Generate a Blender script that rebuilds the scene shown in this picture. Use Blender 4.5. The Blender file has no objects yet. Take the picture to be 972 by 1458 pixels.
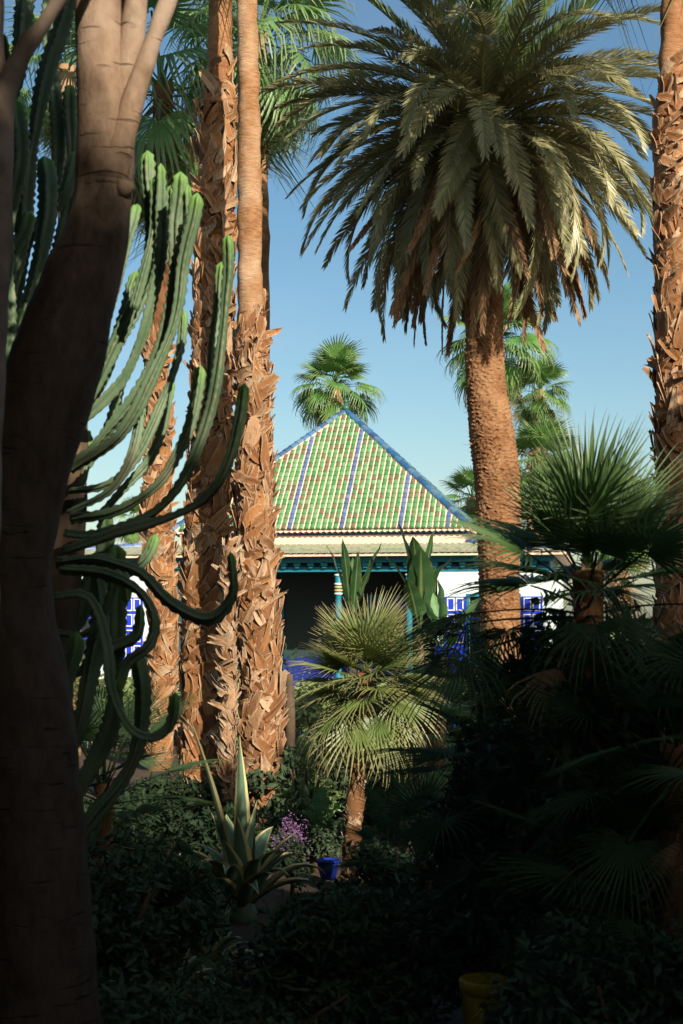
import bpy, math, random
import numpy as np
from mathutils import Vector, Matrix, noise as mnoise

R = math.radians
sc = bpy.context.scene
col = sc.collection

# ------------------------------------------------------------------ camera, sky, sun, exposure
F = 2025.0            # focal length in photo pixels (972 x 1458), lens 50 mm on a 36 mm tall frame
EYE, HOR = 2.0, 880.0
cam_d = bpy.data.cameras.new('camera')
cam = bpy.data.objects.new('camera', cam_d); col.objects.link(cam); sc.camera = cam
cam.location = (0, 0, EYE); cam.rotation_euler = (R(90), 0, 0)
cam_d.sensor_fit = 'VERTICAL'; cam_d.sensor_height = 36.0; cam_d.sensor_width = 24.0; cam_d.lens = 50.0
cam_d.shift_y = (HOR - 729) / 1458
cam_d.clip_start = 0.1; cam_d.clip_end = 3000
cam_d.dof.use_dof = True; cam_d.dof.focus_distance = 19.0; cam_d.dof.aperture_fstop = 6.3

SUN_EL, SUN_AZ = 28.0, 153.0     # azimuth clockwise from +Y: behind the camera, to the right
w = bpy.data.worlds.new('World'); sc.world = w; w.use_nodes = True
nt = w.node_tree
bg = nt.nodes['Background']
sky = nt.nodes.new('ShaderNodeTexSky'); sky.sky_type = 'NISHITA'; sky.sun_disc = False
sky.sun_elevation = R(SUN_EL); sky.sun_rotation = R(SUN_AZ)
sky.altitude = 400; sky.air_density = 1.0; sky.dust_density = 2.0; sky.ozone_density = 1.0
tc = nt.nodes.new('ShaderNodeTexCoord')
mp = nt.nodes.new('ShaderNodeMapping'); mp.inputs['Scale'].default_value = (2.2, 2.2, 7.0)
mp.inputs['Location'].default_value = (0.9, 0.4, 0.15)
cl = nt.nodes.new('ShaderNodeTexNoise'); cl.inputs['Scale'].default_value = 1.5; cl.inputs['Detail'].default_value = 5
rp = nt.nodes.new('ShaderNodeMapRange'); rp.inputs['From Min'].default_value = 0.50; rp.inputs['From Max'].default_value = 0.78
rp.inputs['To Max'].default_value = 0.14
mx = nt.nodes.new('ShaderNodeMix'); mx.data_type = 'RGBA'
mx.inputs['B'].default_value = (5.6, 5.1, 5.4, 1)
nt.links.new(tc.outputs['Generated'], mp.inputs['Vector']); nt.links.new(mp.outputs[0], cl.inputs['Vector'])
nt.links.new(cl.outputs['Fac'], rp.inputs['Value']); nt.links.new(rp.outputs[0], mx.inputs['Factor'])
nt.links.new(sky.outputs[0], mx.inputs['A']); hs = nt.nodes.new('ShaderNodeHueSaturation'); hs.inputs['Saturation'].default_value = 1.25
ti = nt.nodes.new('ShaderNodeMix'); ti.data_type = 'RGBA'; ti.blend_type = 'MULTIPLY'; ti.inputs['Factor'].default_value = 1.0
ti.inputs['B'].default_value = (1.08, 1.09, 0.98, 1)      # the clear teal blue of this sky
nt.links.new(mx.outputs['Result'], hs.inputs['Color']); nt.links.new(hs.outputs[0], ti.inputs['A']); nt.links.new(ti.outputs['Result'], bg.inputs['Color'])
bg.inputs['Strength'].default_value = 0.092

sun_d = bpy.data.lights.new('sun', 'SUN'); sun_d.energy = 5.0; sun_d.angle = R(0.53); sun_d.color = (1.0, 0.89, 0.74)
sun = bpy.data.objects.new('sun', sun_d); col.objects.link(sun)
SDIR = Vector((math.sin(R(SUN_AZ)) * math.cos(R(SUN_EL)), math.cos(R(SUN_AZ)) * math.cos(R(SUN_EL)), math.sin(R(SUN_EL))))
sun.rotation_euler = SDIR.to_track_quat('Z', 'Y').to_euler(); sun.location = (20, -30, 30)

vs = sc.view_settings
vs.view_transform = 'Standard'; vs.look = 'None'; vs.gamma = 1.0; vs.use_curve_mapping = False
vs.exposure = 0.5
sc.cycles.max_bounces = 6; sc.cycles.diffuse_bounces = 3; sc.cycles.glossy_bounces = 2; sc.cycles.transmission_bounces = 3
sc.cycles.sample_clamp_indirect = 4.0


# ------------------------------------------------------------------ helpers
def P(px, py, d):
    """the place a photo pixel shows at d metres from the camera"""
    return Vector(((px - 486) / F * d, d, EYE + (HOR - py) / F * d))


def mesh(name, V, Fc, mat, smooth=False, attr=None):
    me = bpy.data.meshes.new(name)
    me.from_pydata([tuple(v) for v in V], [], Fc)
    if attr:
        for k, vals in attr.items():
            a = me.attributes.new(k, 'FLOAT', 'POINT')
            a.data.foreach_set('value', np.asarray(vals, dtype=np.float32))
    if smooth:
        me.polygons.foreach_set('use_smooth', [True] * len(me.polygons))
    me.materials.append(mat)
    me.update()
    return me


def put(name, me, parent=None, mtx=None, loc=None):
    o = bpy.data.objects.new(name, me); col.objects.link(o)
    if parent is not None: o.parent = parent
    if mtx is not None: o.matrix_local = mtx
    elif loc is not None: o.location = loc
    return o


def thing(name, label, cat, loc=(0, 0, 0), rz=0.0, group=None):
    o = bpy.data.objects.new(name, None); col.objects.link(o)
    o.location = loc; o.rotation_euler = (0, 0, rz); o.empty_display_size = 0.2
    o['label'] = label; o['category'] = cat
    if group: o['group'] = group
    return o


def tag(o, label, cat, group=None, kind=None):
    o['label'] = label; o['category'] = cat
    if group: o['group'] = group
    if kind: o['kind'] = kind
    return o


def spline(pts, step):
    """Catmull-Rom through rows of numbers, resampled about every step (first 3 = position)"""
    p = [np.array(q, float) for q in pts]
    p = [2 * p[0] - p[1]] + p + [2 * p[-1] - p[-2]]
    out = []
    for i in range(1, len(p) - 2):
        a, b, c, d = p[i - 1], p[i], p[i + 1], p[i + 2]
        n = max(1, int(np.linalg.norm((c - b)[:3]) / step))
        for k in range(n):
            t = k / n
            out.append(0.5 * (2 * b + (c - a) * t + (2 * a - 5 * b + 4 * c - d) * t * t + (3 * b - a - 3 * c + d) * t ** 3))
    out.append(p[-2])
    return np.array(out)


def sweep(path, n, prof=None, cap=True, rough=0.0, seed=0, freq=6.0):
    """tube along path rows (x,y,z,r); prof(i,k,phi,s)->radius factor. returns V,F"""
    pos = path[:, :3]; rad = path[:, 3]
    tan = np.gradient(pos, axis=0); tan /= np.linalg.norm(tan, axis=1)[:, None] + 1e-9
    up = np.array((1.0, 0, 0)) if abs(tan[0][0]) < 0.9 else np.array((0, 1.0, 0))
    V, Fc = [], []
    u = np.cross(tan[0], up); u /= np.linalg.norm(u)
    s = 0.0
    for i in range(len(pos)):
        u = u - tan[i] * np.dot(u, tan[i]); u /= np.linalg.norm(u)
        v = np.cross(tan[i], u)
        if i: s += np.linalg.norm(pos[i] - pos[i - 1])
        for k in range(n):
            ph = 2 * math.pi * k / n
            r = rad[i] * (prof(i, k, ph, s) if prof else 1.0)
            d = u * math.cos(ph) + v * math.sin(ph)
            q = pos[i] + d * r
            if rough:
                r2 = mnoise.noise(Vector(q) * freq + Vector((seed, 0, 0)))
                q = q + d * (r2 * rough)
            V.append(q)
    m = len(pos)
    for i in range(m - 1):
        for k in range(n):
            a = i * n + k; b = i * n + (k + 1) % n
            Fc.append((a, b, b + n, a + n))
    if cap:
        Fc.append(tuple(range(n - 1, -1, -1)))
        Fc.append(tuple(range((m - 1) * n, m * n)))
    return V, Fc


class MB:
    def __init__(s): s.V = []; s.F = []; s.A = []
    def add(s, V, Fc, a=0.0):
        o = len(s.V); s.V += [tuple(v) for v in V]; s.F += [tuple(i + o for i in f) for f in Fc]
        s.A += list(a) if hasattr(a, '__len__') else [a] * len(V)
    def box(s, x0, x1, y0, y1, z0, z1, a=0.0):
        V = [(x0, y0, z0), (x1, y0, z0), (x1, y1, z0), (x0, y1, z0), (x0, y0, z1), (x1, y0, z1), (x1, y1, z1), (x0, y1, z1)]
        s.add(V, [(3, 2, 1, 0), (4, 5, 6, 7), (0, 1, 5, 4), (1, 2, 6, 5), (2, 3, 7, 6), (3, 0, 4, 7)], a)
    def lathe(s, prof, n=20, c=(0, 0, 0), a=0.0):
        V = []
        for r, z in prof:
            for k in range(n):
                t = 2 * math.pi * k / n
                V.append((c[0] + r * math.cos(t), c[1] + r * math.sin(t), c[2] + z))
        Fc = []
        for i in range(len(prof) - 1):
            for k in range(n):
                p, q = i * n + k, i * n + (k + 1) % n
                Fc.append((p, q, q + n, p + n))
        Fc.append(tuple(range(n - 1, -1, -1))); Fc.append(tuple(range((len(prof) - 1) * n, len(prof) * n)))
        s.add(V, Fc, a)
    def mesh(s, name, mat, smooth=False): return mesh(name, s.V, s.F, mat, smooth, {'t': s.A})


# ------------------------------------------------------------------ materials
class M:
    def __init__(s, name):
        s.m = bpy.data.materials.new(name); s.m.use_nodes = True; s.nt = s.m.node_tree
        s.b = s.nt.nodes['Principled BSDF']; s.out = s.nt.nodes['Material Output']
    def n(s, t, **kw):
        x = s.nt.nodes.new(t)
        for k, v in kw.items(): setattr(x, k, v)
        return x
    def l(s, a, b): s.nt.links.new(a, b)
    def rgb(s, c):
        x = s.n('ShaderNodeRGB'); x.outputs[0].default_value = (*c, 1); return x.outputs[0]
    def mix(s, f, a, b, mode='MIX'):
        x = s.n('ShaderNodeMix', data_type='RGBA', blend_type=mode)
        for sock, v in (('Factor', f), ('A', a), ('B', b)):
            if isinstance(v, (int, float)): x.inputs[sock].default_value = v
            elif isinstance(v, tuple): x.inputs[sock].default_value = (*v, 1)
            else: s.l(v, x.inputs[sock])
        return x.outputs['Result']
    def attr(s, name): return s.n('ShaderNodeAttribute', attribute_name=name).outputs['Fac']
    def rnd(s): return s.n('ShaderNodeObjectInfo').outputs['Random']
    def coord(s, kind='Object', scale=(1, 1, 1)):
        t = s.n('ShaderNodeTexCoord'); mpn = s.n('ShaderNodeMapping'); mpn.inputs['Scale'].default_value = scale
        s.l(t.outputs[kind], mpn.inputs['Vector']); return mpn.outputs[0]
    def noise(s, scale, vec=None, detail=4, rough=0.6):
        x = s.n('ShaderNodeTexNoise'); x.inputs['Scale'].default_value = scale
        x.inputs['Detail'].default_value = detail; x.inputs['Roughness'].default_value = rough
        if vec is not None: s.l(vec, x.inputs['Vector'])
        return x.outputs['Fac']
    def ramp(s, f, lo, hi, a=0.0, b=1.0):
        x = s.n('ShaderNodeMapRange'); s.l(f, x.inputs['Value'])
        for k, v in (('From Min', lo), ('From Max', hi), ('To Min', a), ('To Max', b)): x.inputs[k].default_value = v
        return x.outputs[0]
    def bump(s, h, strength=0.4, dist=0.02):
        x = s.n('ShaderNodeBump'); x.inputs['Strength'].default_value = strength; x.inputs['Distance'].default_value = dist
        s.l(h, x.inputs['Height']); s.l(x.outputs[0], s.b.inputs['Normal']); return x.outputs[0]
    def fin(s, colr, rough=0.7, spec=0.3):
        if isinstance(colr, tuple): s.b.inputs['Base Color'].default_value = (*colr, 1)
        else: s.l(colr, s.b.inputs['Base Color'])
        s.b.inputs['Roughness'].default_value = rough; s.b.inputs['Specular IOR Level'].default_value = spec
        return s.m


def leaf_mat(name, a, b, tip=None, trans=0.25, rough=0.42, spec=0.5, nscale=3.0):
    m = M(name)
    c = m.mix(m.rnd(), a, b)
    nz = m.ramp(m.noise(nscale, m.coord('Object'), 3), 0.3, 0.7, 0.72, 1.25)
    v = m.n('ShaderNodeVectorMath', operation='SCALE'); m.l(c, v.inputs[0]); m.l(nz, v.inputs['Scale'])
    c = v.outputs[0]
    if tip: c = m.mix(m.ramp(m.attr('t'), 0.45, 1.0), c, tip)
    m.fin(c, rough, spec)
    tr = m.n('ShaderNodeBsdfTranslucent'); m.l(c, tr.inputs['Color'])
    ms = m.n('ShaderNodeMixShader'); ms.inputs[0].default_value = trans
    m.l(m.b.outputs[0], ms.inputs[1]); m.l(tr.outputs[0], ms.inputs[2]); m.l(ms.outputs[0], m.out.inputs['Surface'])
    return m.m


def bark_mat(name, a, b, c2, zs=1.0, scale=8.0, bump=0.5, rough=0.85, dist=0.02):
    m = M(name)
    co = m.coord('Object', (1, 1, zs))
    n1 = m.noise(scale, co, 6, 0.65); n2 = m.noise(scale * 0.23, m.coord('Object'), 3)
    cc = m.mix(m.ramp(n1, 0.3, 0.7), a, b)
    cc = m.mix(m.ramp(n2, 0.42, 0.68), cc, c2)
    m.bump(n1, bump, dist)
    return m.fin(cc, rough, 0.2)


def boot_mat(name, a, b, tip):
    m = M(name)
    rr = m.rnd(); c = m.mix(rr, a, b)
    fr = m.n('ShaderNodeMath', operation='FRACT'); ml = m.n('ShaderNodeMath', operation='MULTIPLY'); ml.inputs[1].default_value = 7.31
    m.l(rr, ml.inputs[0]); m.l(ml.outputs[0], fr.inputs[0])
    c = m.mix(m.ramp(fr.outputs[0], 0.6, 0.95, 0, 0.85), c, tip)
    nz = m.noise(14, m.coord('Object', (1, 3, 0.6)), 4)
    t = m.n('ShaderNodeMath', operation='ADD'); m.l(m.attr('t'), t.inputs[0]); m.l(m.ramp(nz, 0.2, 0.8, -0.35, 0.35), t.inputs[1])
    c = m.mix(m.ramp(t.outputs[0], 0.55, 1.0), c, tip)
    c = m.mix(m.ramp(nz, 0.55, 0.75, 0.0, 0.7), c, (0.09, 0.042, 0.018))
    m.bump(nz, 0.35, 0.02)
    return m.fin(c, 0.75, 0.25)


MT = {}
MT['soil'] = bark_mat('soil', (0.06, 0.042, 0.03), (0.11, 0.08, 0.055), (0.045, 0.033, 0.024), 1, 9, 0.6)
MT['boot'] = boot_mat('palm_boot', (0.37, 0.17, 0.062), (0.19, 0.08, 0.032), (0.52, 0.365, 0.23))
MT['boot_grey'] = boot_mat('palm_boot_grey', (0.40, 0.24, 0.13), (0.30, 0.16, 0.08), (0.50, 0.40, 0.29))
MT['palm_core'] = bark_mat('palm_core', (0.20, 0.09, 0.035), (0.10, 0.045, 0.02), (0.26, 0.13, 0.06), 0.3, 14)
MT['palm_bare'] = bark_mat('palm_bare', (0.40, 0.215, 0.10), (0.22, 0.10, 0.042), (0.46, 0.30, 0.18), 3.0, 13, 0.9)
MT['palm_bare_red'] = bark_mat('palm_bare_red', (0.36, 0.165, 0.07), (0.13, 0.05, 0.02), (0.42, 0.22, 0.105), 3.0, 11, 0.9)
MT['date_trunk'] = bark_mat('date_trunk', (0.33, 0.165, 0.075), (0.14, 0.06, 0.025), (0.36, 0.20, 0.10), 4.5, 15, 0.8)
def smooth_bark(name, a, b, c2, bole_shade=None):
    """smooth grey-brown bark with stains, fine cracks and dark cross scars; brown bark on the bole, darkened to deepen its shade"""
    m = M(name)
    n1 = m.noise(22, m.coord('Object', (1, 1, 0.5)), 6, 0.7); n2 = m.noise(3.2, m.coord('Object'), 4, 0.65)
    cc = m.mix(m.ramp(n1, 0.32, 0.66), b, a); cc = m.mix(m.ramp(n2, 0.45, 0.66), cc, c2)
    if bole_shade:
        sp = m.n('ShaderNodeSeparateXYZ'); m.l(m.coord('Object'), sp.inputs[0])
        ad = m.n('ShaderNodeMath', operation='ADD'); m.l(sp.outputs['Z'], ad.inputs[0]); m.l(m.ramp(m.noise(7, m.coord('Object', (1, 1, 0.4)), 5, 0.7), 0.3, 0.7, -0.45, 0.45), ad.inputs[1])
        oc = m.mix(m.ramp(n1, 0.32, 0.66), tuple(x * 0.5 for x in bole_shade), bole_shade)
        cc = m.mix(m.ramp(ad.outputs[0], 2.9, 3.75), oc, cc)  # bole colour darkens below the fork, putting shade into the bark
    ring = m.noise(5.0, m.coord('Object', (1.2, 1.2, 11)), 3, 0.5)
    cc = m.mix(m.ramp(ring, 0.64, 0.70, 0, 0.6), cc, tuple(x * 0.35 for x in b))
    h = m.n('ShaderNodeMath', operation='SUBTRACT'); m.l(n1, h.inputs[0]); m.l(m.ramp(ring, 0.62, 0.70), h.inputs[1])
    m.bump(h.outputs[0], 0.8, 0.008)
    return m.fin(cc, 0.8, 0.2)
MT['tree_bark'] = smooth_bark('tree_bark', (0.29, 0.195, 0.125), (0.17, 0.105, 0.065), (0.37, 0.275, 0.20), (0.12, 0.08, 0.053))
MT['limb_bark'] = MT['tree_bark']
MT['tree_bark_pale'] = bark_mat('tree_bark_pale', (0.29, 0.215, 0.155), (0.15, 0.10, 0.07), (0.34, 0.27, 0.205), 0.6, 20, 0.8, 0.75, 0.01)
MT['dark_bark'] = bark_mat('dark_bark', (0.12, 0.08, 0.05), (0.07, 0.05, 0.035), (0.16, 0.11, 0.07), 0.5, 7, 0.5)
MT['date_leaf'] = leaf_mat('date_leaf', (0.29, 0.29, 0.14), (0.42, 0.39, 0.205), None, 0.3, 0.40, 0.6, 2.0)
MT['date_young'] = leaf_mat('date_young', (0.12, 0.19, 0.06), (0.17, 0.22, 0.08), None, 0.28, 0.40, 0.6, 2.0)
MT['date_dead'] = leaf_mat('date_dead', (0.44, 0.28, 0.15), (0.30, 0.18, 0.095), None, 0.15, 0.7, 0.2, 2.0)
MT['fan_green'] = leaf_mat('fan_green', (0.09, 0.20, 0.055), (0.13, 0.25, 0.075), (0.28, 0.34, 0.17), 0.34)
MT['fan_light'] = leaf_mat('fan_light', (0.15, 0.30, 0.09), (0.20, 0.35, 0.12), (0.40, 0.46, 0.26), 0.4)
MT['fan_mid'] = leaf_mat('fan_mid', (0.07, 0.15, 0.045), (0.10, 0.19, 0.06), (0.22, 0.29, 0.13), 0.3)
MT['fan_bright'] = leaf_mat('fan_bright', (0.09, 0.24, 0.05), (0.15, 0.30, 0.07), (0.26, 0.33, 0.14), 0.30)
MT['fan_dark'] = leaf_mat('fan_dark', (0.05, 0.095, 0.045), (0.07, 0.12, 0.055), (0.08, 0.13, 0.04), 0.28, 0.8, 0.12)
MT['fan_olive'] = leaf_mat('fan_olive', (0.24, 0.28, 0.085), (0.13, 0.20, 0.055), (0.44, 0.40, 0.19), 0.28)
MT['fan_dead'] = leaf_mat('fan_dead', (0.48, 0.32, 0.18), (0.34, 0.20, 0.11), (0.55, 0.42, 0.27), 0.2, 0.75, 0.15)
def veined(name, a, b, trans):
    """broad leaf with a pale midrib, fine cross veins and browned edges"""
    m = M(name)
    wv = m.n('ShaderNodeTexWave', wave_type='BANDS', bands_direction='X'); wv.inputs['Scale'].default_value = 16; wv.inputs['Distortion'].default_value = 1.5
    m.l(m.coord('Object'), wv.inputs['Vector'])
    nz = m.noise(6, m.coord('Object'), 5)
    c = m.mix(m.ramp(nz, 0.3, 0.7), a, b)
    c = m.mix(m.ramp(wv.outputs['Fac'], 0.6, 1.0, 0, 0.3), c, tuple(x * 1.6 for x in b))
    t = m.attr('t')
    c = m.mix(m.ramp(t, 0.0, 0.16, 0.7, 0.0), c, (0.30, 0.36, 0.14))
    e = m.n('ShaderNodeMath', operation='MULTIPLY'); m.l(m.ramp(t, 0.8, 1.0), e.inputs[0]); m.l(m.ramp(nz, 0.5, 0.65), e.inputs[1])
    c = m.mix(e.outputs[0], c, (0.22, 0.14, 0.06))
    m.bump(wv.outputs['Fac'], 0.3, 0.01); m.fin(c, 0.4, 0.4)
    tr = m.n('ShaderNodeBsdfTranslucent'); m.l(c, tr.inputs['Color'])
    ms = m.n('ShaderNodeMixShader'); ms.inputs[0].default_value = trans
    m.l(m.b.outputs[0], ms.inputs[1]); m.l(tr.outputs[0], ms.inputs[2]); m.l(ms.outputs[0], m.out.inputs['Surface'])
    return m.m
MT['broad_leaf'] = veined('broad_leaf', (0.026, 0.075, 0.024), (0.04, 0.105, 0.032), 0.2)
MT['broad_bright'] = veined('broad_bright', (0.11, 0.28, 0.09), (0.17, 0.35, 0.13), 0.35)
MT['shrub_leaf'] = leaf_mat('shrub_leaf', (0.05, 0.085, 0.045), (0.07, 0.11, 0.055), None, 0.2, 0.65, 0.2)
MT['shrub_shade'] = leaf_mat('shrub_shade', (0.025, 0.048, 0.022), (0.035, 0.06, 0.028), None, 0.15, 0.7, 0.15)  # shrub green darkened to stand in for shade
MT['flower'] = leaf_mat('flower', (0.30, 0.15, 0.33), (0.38, 0.20, 0.42), None, 0.3, 0.6, 0.2)


def cactus_mat():
    m = M('cactus_skin')
    nz = m.noise(7, m.coord('Object'), 4)
    c = m.mix(m.ramp(nz, 0.35, 0.7), (0.085, 0.15, 0.075), (0.16, 0.225, 0.13))
    t = m.attr('t')
    c = m.mix(m.ramp(t, 0.82, 1.0, 0, 0.7), c, (0.30, 0.27, 0.15))
    c = m.mix(m.ramp(m.noise(2.2, m.coord('Object'), 5, 0.7), 0.55, 0.72, 0, 0.75), c, (0.16, 0.125, 0.075))
    c = m.mix(m.ramp(m.attr('tip'), 0.5, 1.0), c, (0.15, 0.30, 0.06))
    m.bump(m.noise(40, m.coord('Object'), 4), 0.4, 0.006)
    return m.fin(c, 0.55, 0.3)
MT['cactus'] = cactus_mat()


def agave_mat():
    m = M('agave_leaf')
    e = m.attr('t')
    c = m.mix(m.ramp(m.noise(9, m.coord('Object'), 3), 0.3, 0.7), (0.08, 0.16, 0.095), (0.14, 0.23, 0.14))
    c = m.mix(m.ramp(e, 0.66, 0.72), c, (0.62, 0.52, 0.25))
    return m.fin(c, 0.45, 0.4)
MT['agave'] = agave_mat()


def plain(name, c, rough=0.6, var=0.12, scale=3.0, spec=0.35, bump=0.15):
    m = M(name)
    nz = m.noise(scale, m.coord('Object'), 5)
    a = tuple(x * (1 - var) for x in c); b = tuple(min(1, x * (1 + var)) for x in c)
    if bump: m.bump(m.noise(scale * 8, m.coord('Object'), 3), bump, 0.01)
    return m.fin(m.mix(m.ramp(nz, 0.3, 0.7), a, b), rough, spec)


MT['mint_wall'] = plain('mint_wall', (0.70, 0.82, 0.80), 0.85, 0.05, 1.2)
MT['pink_wall'] = plain('pink_wall', (0.80, 0.58, 0.44), 0.85, 0.08, 1.2)
MT['terracotta_wall'] = plain('terracotta_wall', (0.58, 0.30, 0.20), 0.85, 0.08, 1.2)
MT['mortar'] = plain('mortar', (0.76, 0.57, 0.43), 0.9, 0.18, 4)
MT['teal_paint'] = plain('teal_paint', (0.012, 0.19, 0.27), 0.45, 0.12, 2)
MT['navy_paint'] = plain('navy_paint', (0.03, 0.06, 0.13), 0.45, 0.12, 2)
MT['blue_paint'] = plain('blue_paint', (0.02, 0.05, 0.55), 0.4, 0.1, 2)
MT['white_paint'] = plain('white_paint', (0.78, 0.78, 0.72), 0.6, 0.04, 2)
MT['gold_paint'] = plain('gold_paint', (0.62, 0.42, 0.16), 0.5, 0.1, 4)
MT['dark_glass'] = plain('dark_glass', (0.02, 0.025, 0.03), 0.08, 0.1, 1, 0.6, 0)
MT['lantern_glass'] = plain('lantern_glass', (0.75, 0.45, 0.2), 0.4, 0.1, 3)
MT['yellow_glaze'] = bark_mat('yellow_glaze', (0.62, 0.42, 0.03), (0.50, 0.31, 0.03), (0.20, 0.14, 0.06), 1, 14, 0.15, 0.5)
MT['floor_tile'] = plain('floor_tile', (0.30, 0.13, 0.09), 0.6, 0.12, 3)
MT['stone_path'] = plain('stone_path', (0.34, 0.17, 0.12), 0.8, 0.15, 2)


def tile_mat(name, cols, worn=0.35):
    """glazed barrel tiles: colour class per tile in attribute t, glaze worn to clay in places"""
    m = M(name)
    r = m.n('ShaderNodeValToRGB'); r.color_ramp.interpolation = 'CONSTANT'
    el = r.color_ramp.elements
    for i, c in enumerate(cols):
        e = el[i] if i < 2 else el.new(i / len(cols))
        e.position = i / len(cols); e.color = (*c, 1)
    m.l(m.attr('t'), r.inputs['Fac'])
    nz = m.noise(5, m.coord('Object'), 6, 0.7)
    c = m.mix(m.ramp(nz, 0.58, 0.72, 0, worn), r.outputs[0], (0.36, 0.27, 0.18))
    return m.fin(c, 0.38, 0.5)
GREENS = [(0.085, 0.26, 0.09), (0.12, 0.31, 0.12), (0.07, 0.22, 0.08), (0.16, 0.32, 0.15), (0.11, 0.25, 0.11),
          (0.19, 0.14, 0.08), (0.14, 0.13, 0.065), (0.17, 0.21, 0.10)]
MT['roof_green'] = tile_mat('roof_green', GREENS, 0.4)
MT['roof_blue'] = tile_mat('roof_blue', [(0.09, 0.15, 0.31), (0.12, 0.18, 0.34), (0.09, 0.13, 0.25), (0.16, 0.21, 0.34)], 0.45)
MT['ridge_blue'] = tile_mat('ridge_blue', [(0.03, 0.11, 0.24), (0.06, 0.16, 0.30), (0.04, 0.09, 0.19), (0.10, 0.19, 0.30)], 0.5)
MT['roof_sage'] = tile_mat('roof_sage', [(0.27, 0.30, 0.20), (0.33, 0.34, 0.24), (0.22, 0.27, 0.16), (0.36, 0.33, 0.24)], 0.5)

# ------------------------------------------------------------------ ground
def ground():
    n = 60; V, Fc = [], []
    xs = np.concatenate([np.linspace(-1500, -60, 8), np.linspace(-40, 40, n), np.linspace(60, 1500, 8)])
    ys = np.concatenate([np.linspace(-1500, -40, 8), np.linspace(-30, 60, n), np.linspace(80, 1800, 8)])
    for y in ys:
        for x in xs:
            z = 0.05 * mnoise.noise(Vector((x * 0.4, y * 0.4, 0))) if abs(x) < 41 and -31 < y < 61 else 0.0
            V.append((x, y, z - 0.03))
    k = len(xs)
    for j in range(len(ys) - 1):
        for i in range(k - 1): Fc.append((j * k + i, j * k + i + 1, (j + 1) * k + i + 1, (j + 1) * k + i))
    o = put('ground', mesh('ground', V, Fc, MT['soil'], True)); o['kind'] = 'structure'
    o['label'] = 'bare dark garden soil beneath the palms'
ground()


# ------------------------------------------------------------------ pavilion
TH = 10.5
PAV = thing('garden_pavilion', 'mint and pink garden pavilion under a green tiled pyramid roof', 'pavilion', (0.12, 41.0, 0), -R(TH))
CZ = {'eave': 4.30, 'apex': 7.93, 'a': 3.94}


def barrel_row(n_tiles, pitch, length, slope_dir, rise_dir, width_dir, mat, rng, classes, seg=6, r0=None):
    """one column of overlapping barrel tiles from the eave upwards, in local axes"""
    mb = MB(); r = r0 or pitch * 0.42
    for i in range(n_tiles):
        s0 = i * length - 0.012; s1 = (i + 1) * length + 0.02
        t = rng.choice(classes)
        lift0, lift1 = 0.016, 0.0
        jx = rng.uniform(-0.004, 0.004); jz = rng.uniform(-0.003, 0.004)
        V = []
        for s, ra, lf in ((s0, r * 1.08, lift0), (s1, r * 0.95, lift1)):
            for k in range(seg + 1):
                ph = math.pi * k / seg
                q = np.array(slope_dir) * s + np.array(width_dir) * (ra * math.cos(ph) + jx) + np.array(rise_dir) * (ra * math.sin(ph) * 0.9 + lf + jz)
                V.append(q)
        Fc = [(k, k + 1, seg + 2 + k, seg + 1 + k) for k in range(seg)]
        Fc.append(tuple(range(seg + 1)))
        mb.add(V, Fc, t)
    return mb.mesh('tile_row', mat)


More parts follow.
